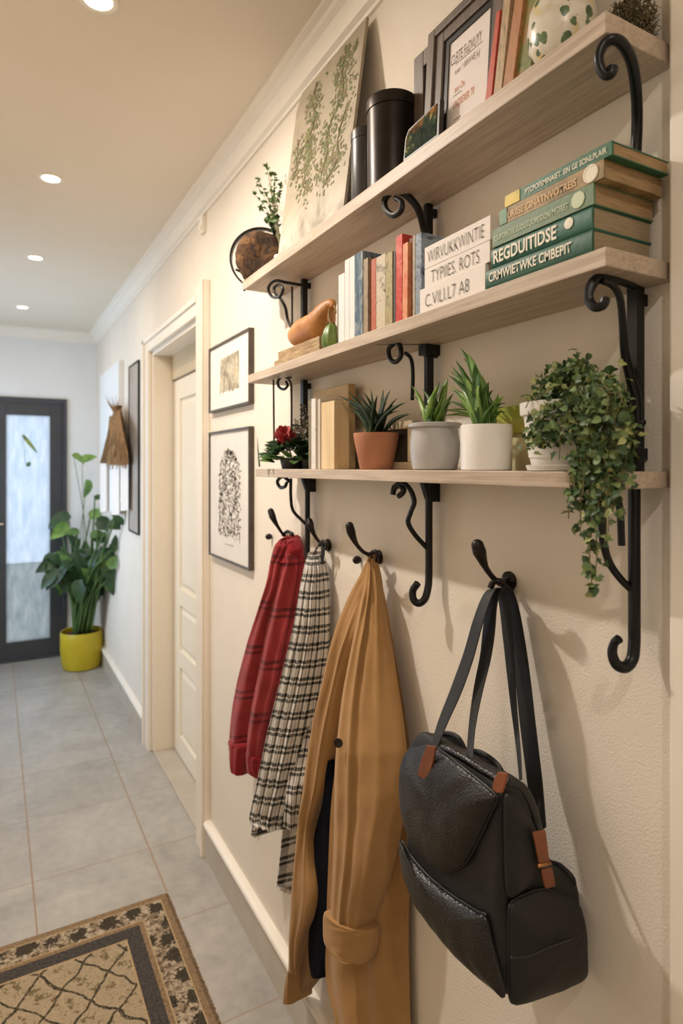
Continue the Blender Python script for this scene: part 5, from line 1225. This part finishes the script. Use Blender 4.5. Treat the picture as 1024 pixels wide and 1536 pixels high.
# brown tabs
def tab(cs, th, name='leather_tab', u=None, t=None, lift=0, m='brown'):
    pts = []
    for x, y in cs:
        uu = u if u is not None else (t * C_ / (K / (x + 8) - S_)); pts.append(P(x, y, uu))
    nv_ = Vector((-1, 0, 0)) if u is not None else Vector((0, -1, 0))
    b = NB(); hexa(b, [p + nv_ * (th + lift) for p in pts], [p + nv_ * lift for p in pts]); return link(name, b, m, o, bevel=.0012, label='brown leather tab')
tab([(642, 1117), (656, 1119), (652, 1140), (646, 1162), (638, 1169), (628, 1162), (633, 1140)], .0035, u=.768)
tab([(749, 1157), (763, 1159), (761, 1172), (755, 1189), (747, 1189), (740, 1183), (743, 1168)], .0035, u=.762)
tab([(797, 1247), (816, 1244), (819, 1266), (822, 1292), (807, 1297), (802, 1272)], .003, t=.795)
tab([(810, 1303), (826, 1300), (829, 1315), (831, 1328), (816, 1332), (812, 1317)], .003, t=.795)
b = NB(); tube(b, [ont(806, 1299, .031), ont(825, 1295, .031)], .003, 8); link('buckle', b, nmat('bronze buckle', srgb(150, 100, 60), srgb(170, 120, 80), 20, .3, 0, metal=.8), o, smooth=True)
b = NB(); tube(b, smooth_path([P(826, 1300, .95), P(838, 1306, .955), P(852, 1318, .96), P(858, 1328, .965)], 5), [.010, .012, .011, .007], 8, flat=(1, .25), up=(0, .3, 1)); link('strap_end', b, 'nylon', o, smooth=True)

# ================================================================ rug
m = mat('rug pile', srgb(170, 146, 110), .95, spec=.1); N = NT(m)
g = N.new('ShaderNodeNewGeometry'); sp = N.new('ShaderNodeSeparateXYZ'); N.l.new(g.outputs['Position'], sp.inputs[0])
RU0, RU1, RT0, RT1 = -.74, .722, .55, 3.05
w1 = N.math('MULTIPLY', N.math('SUBTRACT', N.noise(g.outputs['Position'], 9, 3), .5), .055); w2 = N.math('MULTIPLY', N.math('SUBTRACT', N.noise(g.outputs['Position'], 11, 3), .5), .055)
X = N.math('ADD', sp.outputs[0], w1); Y = N.math('ADD', sp.outputs[1], w2)
pa, pb = .135, .165
q1 = N.math('FRACT', N.math('ADD', N.math('DIVIDE', X, pa), N.math('DIVIDE', Y, pb))); q2 = N.math('FRACT', N.math('SUBTRACT', N.math('DIVIDE', X, pa), N.math('DIVIDE', Y, pb)))
lat = N.math('MAXIMUM', band(N, q1, .5, .038), band(N, q2, .5, .038))
n3 = N.noise(g.outputs['Position'], 42, 4, .7, .3); fine = N.noise(g.outputs['Position'], 190, 3, .75)
rag = N.math('GREATER_THAN', fine, .42)
cell = N.math('MULTIPLY', N.math('GREATER_THAN', n3, .55), N.math('MULTIPLY', band(N, q1, 0, .28), 1.0))
cell = N.math('MAXIMUM', cell, N.math('MULTIPLY', N.math('GREATER_THAN', n3, .555), band(N, q1, 1, .22)))
base = N.ramp(fine, [(.3, srgb(146, 128, 100)), (.7, srgb(186, 167, 138))])
cf = N.mix(N.math('MULTIPLY', cell, .75), base, srgb(92, 78, 48)); cf = N.mix(N.math('MULTIPLY', lat, N.math('MULTIPLY', rag, .95)), cf, srgb(48, 44, 34))
N.base(cf); N.bump(fine, 1.0, .004); M['rug_field'] = m
m = mat('rug floral border', srgb(170, 150, 124), .95, spec=.1); N = NT(m); g = N.new('ShaderNodeNewGeometry')
vo = N.new('ShaderNodeTexVoronoi'); N.l.new(g.outputs['Position'], vo.inputs['Vector']); vo.inputs['Scale'].default_value = 11; vo.inputs['Randomness'].default_value = .35
nz = N.noise(g.outputs['Position'], 60, 4, .75, .5); fine = N.noise(g.outputs['Position'], 190, 3, .75)
bl_ = N.math('LESS_THAN', N.math('ADD', vo.outputs['Distance'], N.math('MULTIPLY', nz, 1.0)), .86)
cw = N.ramp(nz, [(.40, srgb(84, 68, 54)), (.5, srgb(150, 132, 108)), (.6, srgb(188, 172, 148))]); N.base(N.mix(bl_, cw, N.ramp(fine, [(.35, srgb(48, 43, 37)), (.65, srgb(86, 76, 62))]))); N.bump(fine, 1.0, .004); M['rug_floral'] = m
def pile(n, a, b_): return nmat(n, srgb(*a), srgb(*b_), 120, .95, 1.0, 190, bdist=.004, spec=.1)
M['rug_tan'] = pile('rug tan band', (118, 96, 72), (148, 124, 96)); M['rug_grey'] = pile('rug slate band', (58, 54, 52), (84, 78, 72)); M['rug_beige'] = pile('rug beige line', (160, 136, 100), (184, 160, 124))
b = NB(); HR = FLOOR + .010; seq = [(0, 4), (.030, 1), (.036, 2), (.130, 1), (.136, 4), (.155, 3), (.218, 1), (.226, 0)]
def rectr(d): return [W(RU0 + d, RT0 + d, HR), W(RU1 - d, RT0 + d, HR), W(RU1 - d, RT1 - d, HR), W(RU0 + d, RT1 - d, HR)]
for i, (d, mi) in enumerate(seq):
    out = [b.verts.new(p) for p in rectr(d)]
    if i + 1 < len(seq):
        inn = [b.verts.new(p) for p in rectr(seq[i + 1][0])]
        for k in range(4): b.faces.new((out[k], out[(k + 1) % 4], inn[(k + 1) % 4], inn[k])).material_index = mi
    else: b.faces.new(out).material_index = mi
top = rectr(0); lowr = [Vector((p.x, p.y, 0.0005)) for p in top]
for k in range(4): b.faces.new([b.verts.new(q) for q in (top[k], top[(k + 1) % 4], lowr[(k + 1) % 4], lowr[k])]).material_index = 4
b.faces.new([b.verts.new(p) for p in lowr])
o = link('rug', b, ['rug_field', 'rug_beige', 'rug_floral', 'rug_grey', 'rug_tan'], label='beige patterned runner rug with lattice field and dark floral border on the tile floor', cat='rug')
b = NB(); random.seed(8); t = RT0
while t < RT1:
    p = W(RU1 - .004, t, HR); q = p + Vector((random.uniform(.010, .016), random.uniform(-.004, .004), -.0055)); tube(b, [p + Vector((0, 0, .001)), q], [.0013, .0008], 4); t += .0052
for v in b.verts: v.co.z = max(v.co.z, .0006)
link('fringe', b, 'rug_tan', o)

# ================================================================ far end of the hall
o = thing('potted_philodendron', W(.80, 6.95, FLOOR), 'large leafy green plant in a yellow pot in the corner beside the dark front door', 'plant')
c = W(.785, 6.95, FLOOR); R = .205 * D
M['yellow'] = nmat('yellow glazed pot', srgb(178, 158, 22), srgb(194, 174, 36), 5, .38, .03)
b = NB(); lathe(b, c, [(R * .80, .001), (R * .88, .01), (R * .95, .06), (R, .16), (R * .99, .30), (R * .97, .305), (R * .93, .30), (R * .92, .26)], 64); link('pot', b, 'yellow', o, smooth=True, auto=40)
b = NB(); lathe(b, c, [(R * .93, .25), (R * .9, .27), (.001, .275)], 32); link('soil', b, nmat('red brown soil', srgb(84, 44, 34), srgb(100, 58, 44), 40, .9, .4), o, smooth=True)
lv_ = [(118, 687, -30, .13, 2), (132, 687, 20, .14, 2), (131, 732, -95, .16, 2), (148, 745, 10, .09, 1), (90, 778, 200, .20, 0), (90, 796, 215, .19, 2), (146, 770, 20, .17, 2), (172, 770, 80, .07, 1), (160, 786, -15, .20, 0), (176, 788, -5, .15, 0), (150, 806, -30, .18, 0), (172, 818, 60, .12, 0), (75, 846, 250, .22, 0), (86, 860, 240, .22, 0), (100, 830, 150, .16, 1), (97, 872, 265, .2, 0), (84, 836, 190, .2, 1), (110, 866, 240, .22, 0), (122, 846, 120, .2, 0), (135, 840, 70, .2, 1), (148, 850, 10, .2, 0), (160, 846, 20, .2, 0), (168, 862, -60, .2, 0), (172, 842, 40, .15, 1), (156, 868, -70, .2, 0), (118, 886, 265, .2, 0), (128, 870, 200, .18, 1), (142, 874, -40, .2, 0), (168, 878, -80, .16, 0), (106, 842, 200, .22, 0), (92, 880, 260, .16, 1), (150, 832, 45, .18, 0), (128, 822, 95, .14, 1), (116, 862, 180, .2, 0), (138, 892, -80, .16, 0), (104, 800, 170, .16, 0), (112, 812, 120, .15, 0), (162, 832, 0, .18, 0), (132, 858, 150, .2, 0), (80, 868, 230, .2, 0), (152, 884, -40, .18, 0), (125, 836, 60, .18, 0)]
bs, bl = NB(), NB(); random.seed(14)
lv_ += [(x + random.uniform(-9, 9), y + random.uniform(-9, 9), an + random.uniform(-60, 60), L * .8, random.choice((0, 0, 1))) for x, y, an, L, mi in lv_ if y > 770]
for i, (x, y, an, L, mi) in enumerate(lv_):
    u = min(.96, (x + 8) * random.uniform(6.05, 6.75) / K); p = P(x, y, u)
    a_ = math.radians(an); d = Vector((math.cos(a_) * .85, -.25, math.sin(a_)))
    r0 = c + Vector((random.uniform(-.06, .06), random.uniform(-.06, .06), .27)); md = r0.lerp(p, .5) + Vector((0, 0, .12)); md.x = r0.x * .65 + p.x * .35
    st = p - d.normalized() * L * .35
    tube(bs, smooth_path([r0, md, st], 8), [.011, .008, .005] if y > 740 else [.004, .003, .002], 6)
    leaf(bl, st, d, Vector((-.15 + random.gauss(0, .5), -1, .35 + random.gauss(0, .5))), L * .85, L * .55, 'heart', bend=-.25, mi=mi)
for v in bl.verts: v.co.x = min(v.co.x, -.01); v.co.y = min(v.co.y, TE * D - .01)
link('stems', bs, nmat('thick green stem', srgb(52, 82, 36), srgb(84, 112, 54), 9, .5, .05), o, smooth=True)
link('foliage', bl, ['leaf_dark', 'leaf_mid', 'leaf_bright'], o, smooth=True)
# pale canvas, towels and straw bundle, narrow mirror
b = NB(); box(b, .955, .9995, 5.78, 6.88, -.42, .935); link('wall_panel', b, 'wall_far', bevel=.002, label='tall pale panel on the right wall near the far corner, behind the straw bundle', cat='wall panel')
m = nmat('dry straw', srgb(112, 80, 46), srgb(160, 122, 76), 30, .85, .5, 90, stretch=(4, 4, .6))
o = thing('straw_bundle', P(176, 690, .93), 'dry brown straw bundle hanging from a peg at the far end of the right wall', 'dried plant')
sfold = lambda s, v: .012 * math.sin(2 * PI * 5 * s) * min(1, 2 * v)
garment('straw', [(608, 174, 181), (622, 170, 184), (634, 166, 186), (650, 168, 188), (672, 165, 191), (692, 163, 193), (697, 164, 192)], m, o, .90, .95, .03, sfold, n=50, mm=40, back=.953, seed=20, hem=.03)
garment('side_tuft', [(624, 164, 172), (650, 162, 171), (676, 156, 167), (695, 151, 160)], m, o, .90, .93, .01, sfold, n=20, mm=30, back=.953, seed=21)
b = NB(); random.seed(9)
for k in range(16):
    tube(b, [P(175 + random.uniform(-4, 4), 620, .93), P(random.uniform(158, 184), random.uniform(592, 612), random.uniform(.91, .95))], [.004, .001], 4)
for k in range(90):
    xx = random.uniform(-1, 1); tube(b, smooth_path([P(176 + xx * 3, 616, .925), P(176 + xx * 9, 650, .90 + random.uniform(-.02, .01)), P(176 + xx * 17, random.uniform(680, 704), .895 + random.uniform(-.02, .03))], 3), [.006, .004, .002], 4)
link('stalks', b, m, o)
for x0, x1, yb, u, lab in ((151, 159, 768, .905, 'white towel, leftmost of the three below the straw bundle'), (167, 178.5, 772, .915, 'white towel, middle of the three below the straw bundle'), (181, 192, 766, .935, 'white towel, rightmost of the three below the straw bundle')):
    o = garment('hanging_towel', [(690, x0 + 1, x1 - 1), (700, x0, x1), (740, x0, x1), (yb - 3, x0, x1), (yb, x0 + 1, x1 - 1)], M['boxwhite'], None, u, u + .02, .01, lambda s, v: .004 * math.sin(2 * PI * 2 * s), n=20, mm=30, back=.953, seed=int(x0))
    finish(o, lab, 'towel', 'white towels below the straw bundle')
o = thing('wall_panel', W(.98, 5.25, -.54), 'tall narrow taupe panel with dark edge between the straw bundle and the side doorway', 'wall panel')
b = NB()
for a in ((5.06, 5.075, -.54, .84), (5.445, 5.46, -.54, .84), (5.075, 5.445, .825, .84), (5.075, 5.445, -.54, -.525)): box(b, .982, .9995, *a)
link('frame', b, 'frame_black', o, bevel=.001)
b = NB(); box(b, .988, .9995, 5.075, 5.445, -.525, .825); link('taupe_panel', b, nmat('taupe panel', srgb(158, 146, 134), srgb(176, 166, 154), 5, .5, .05), o)
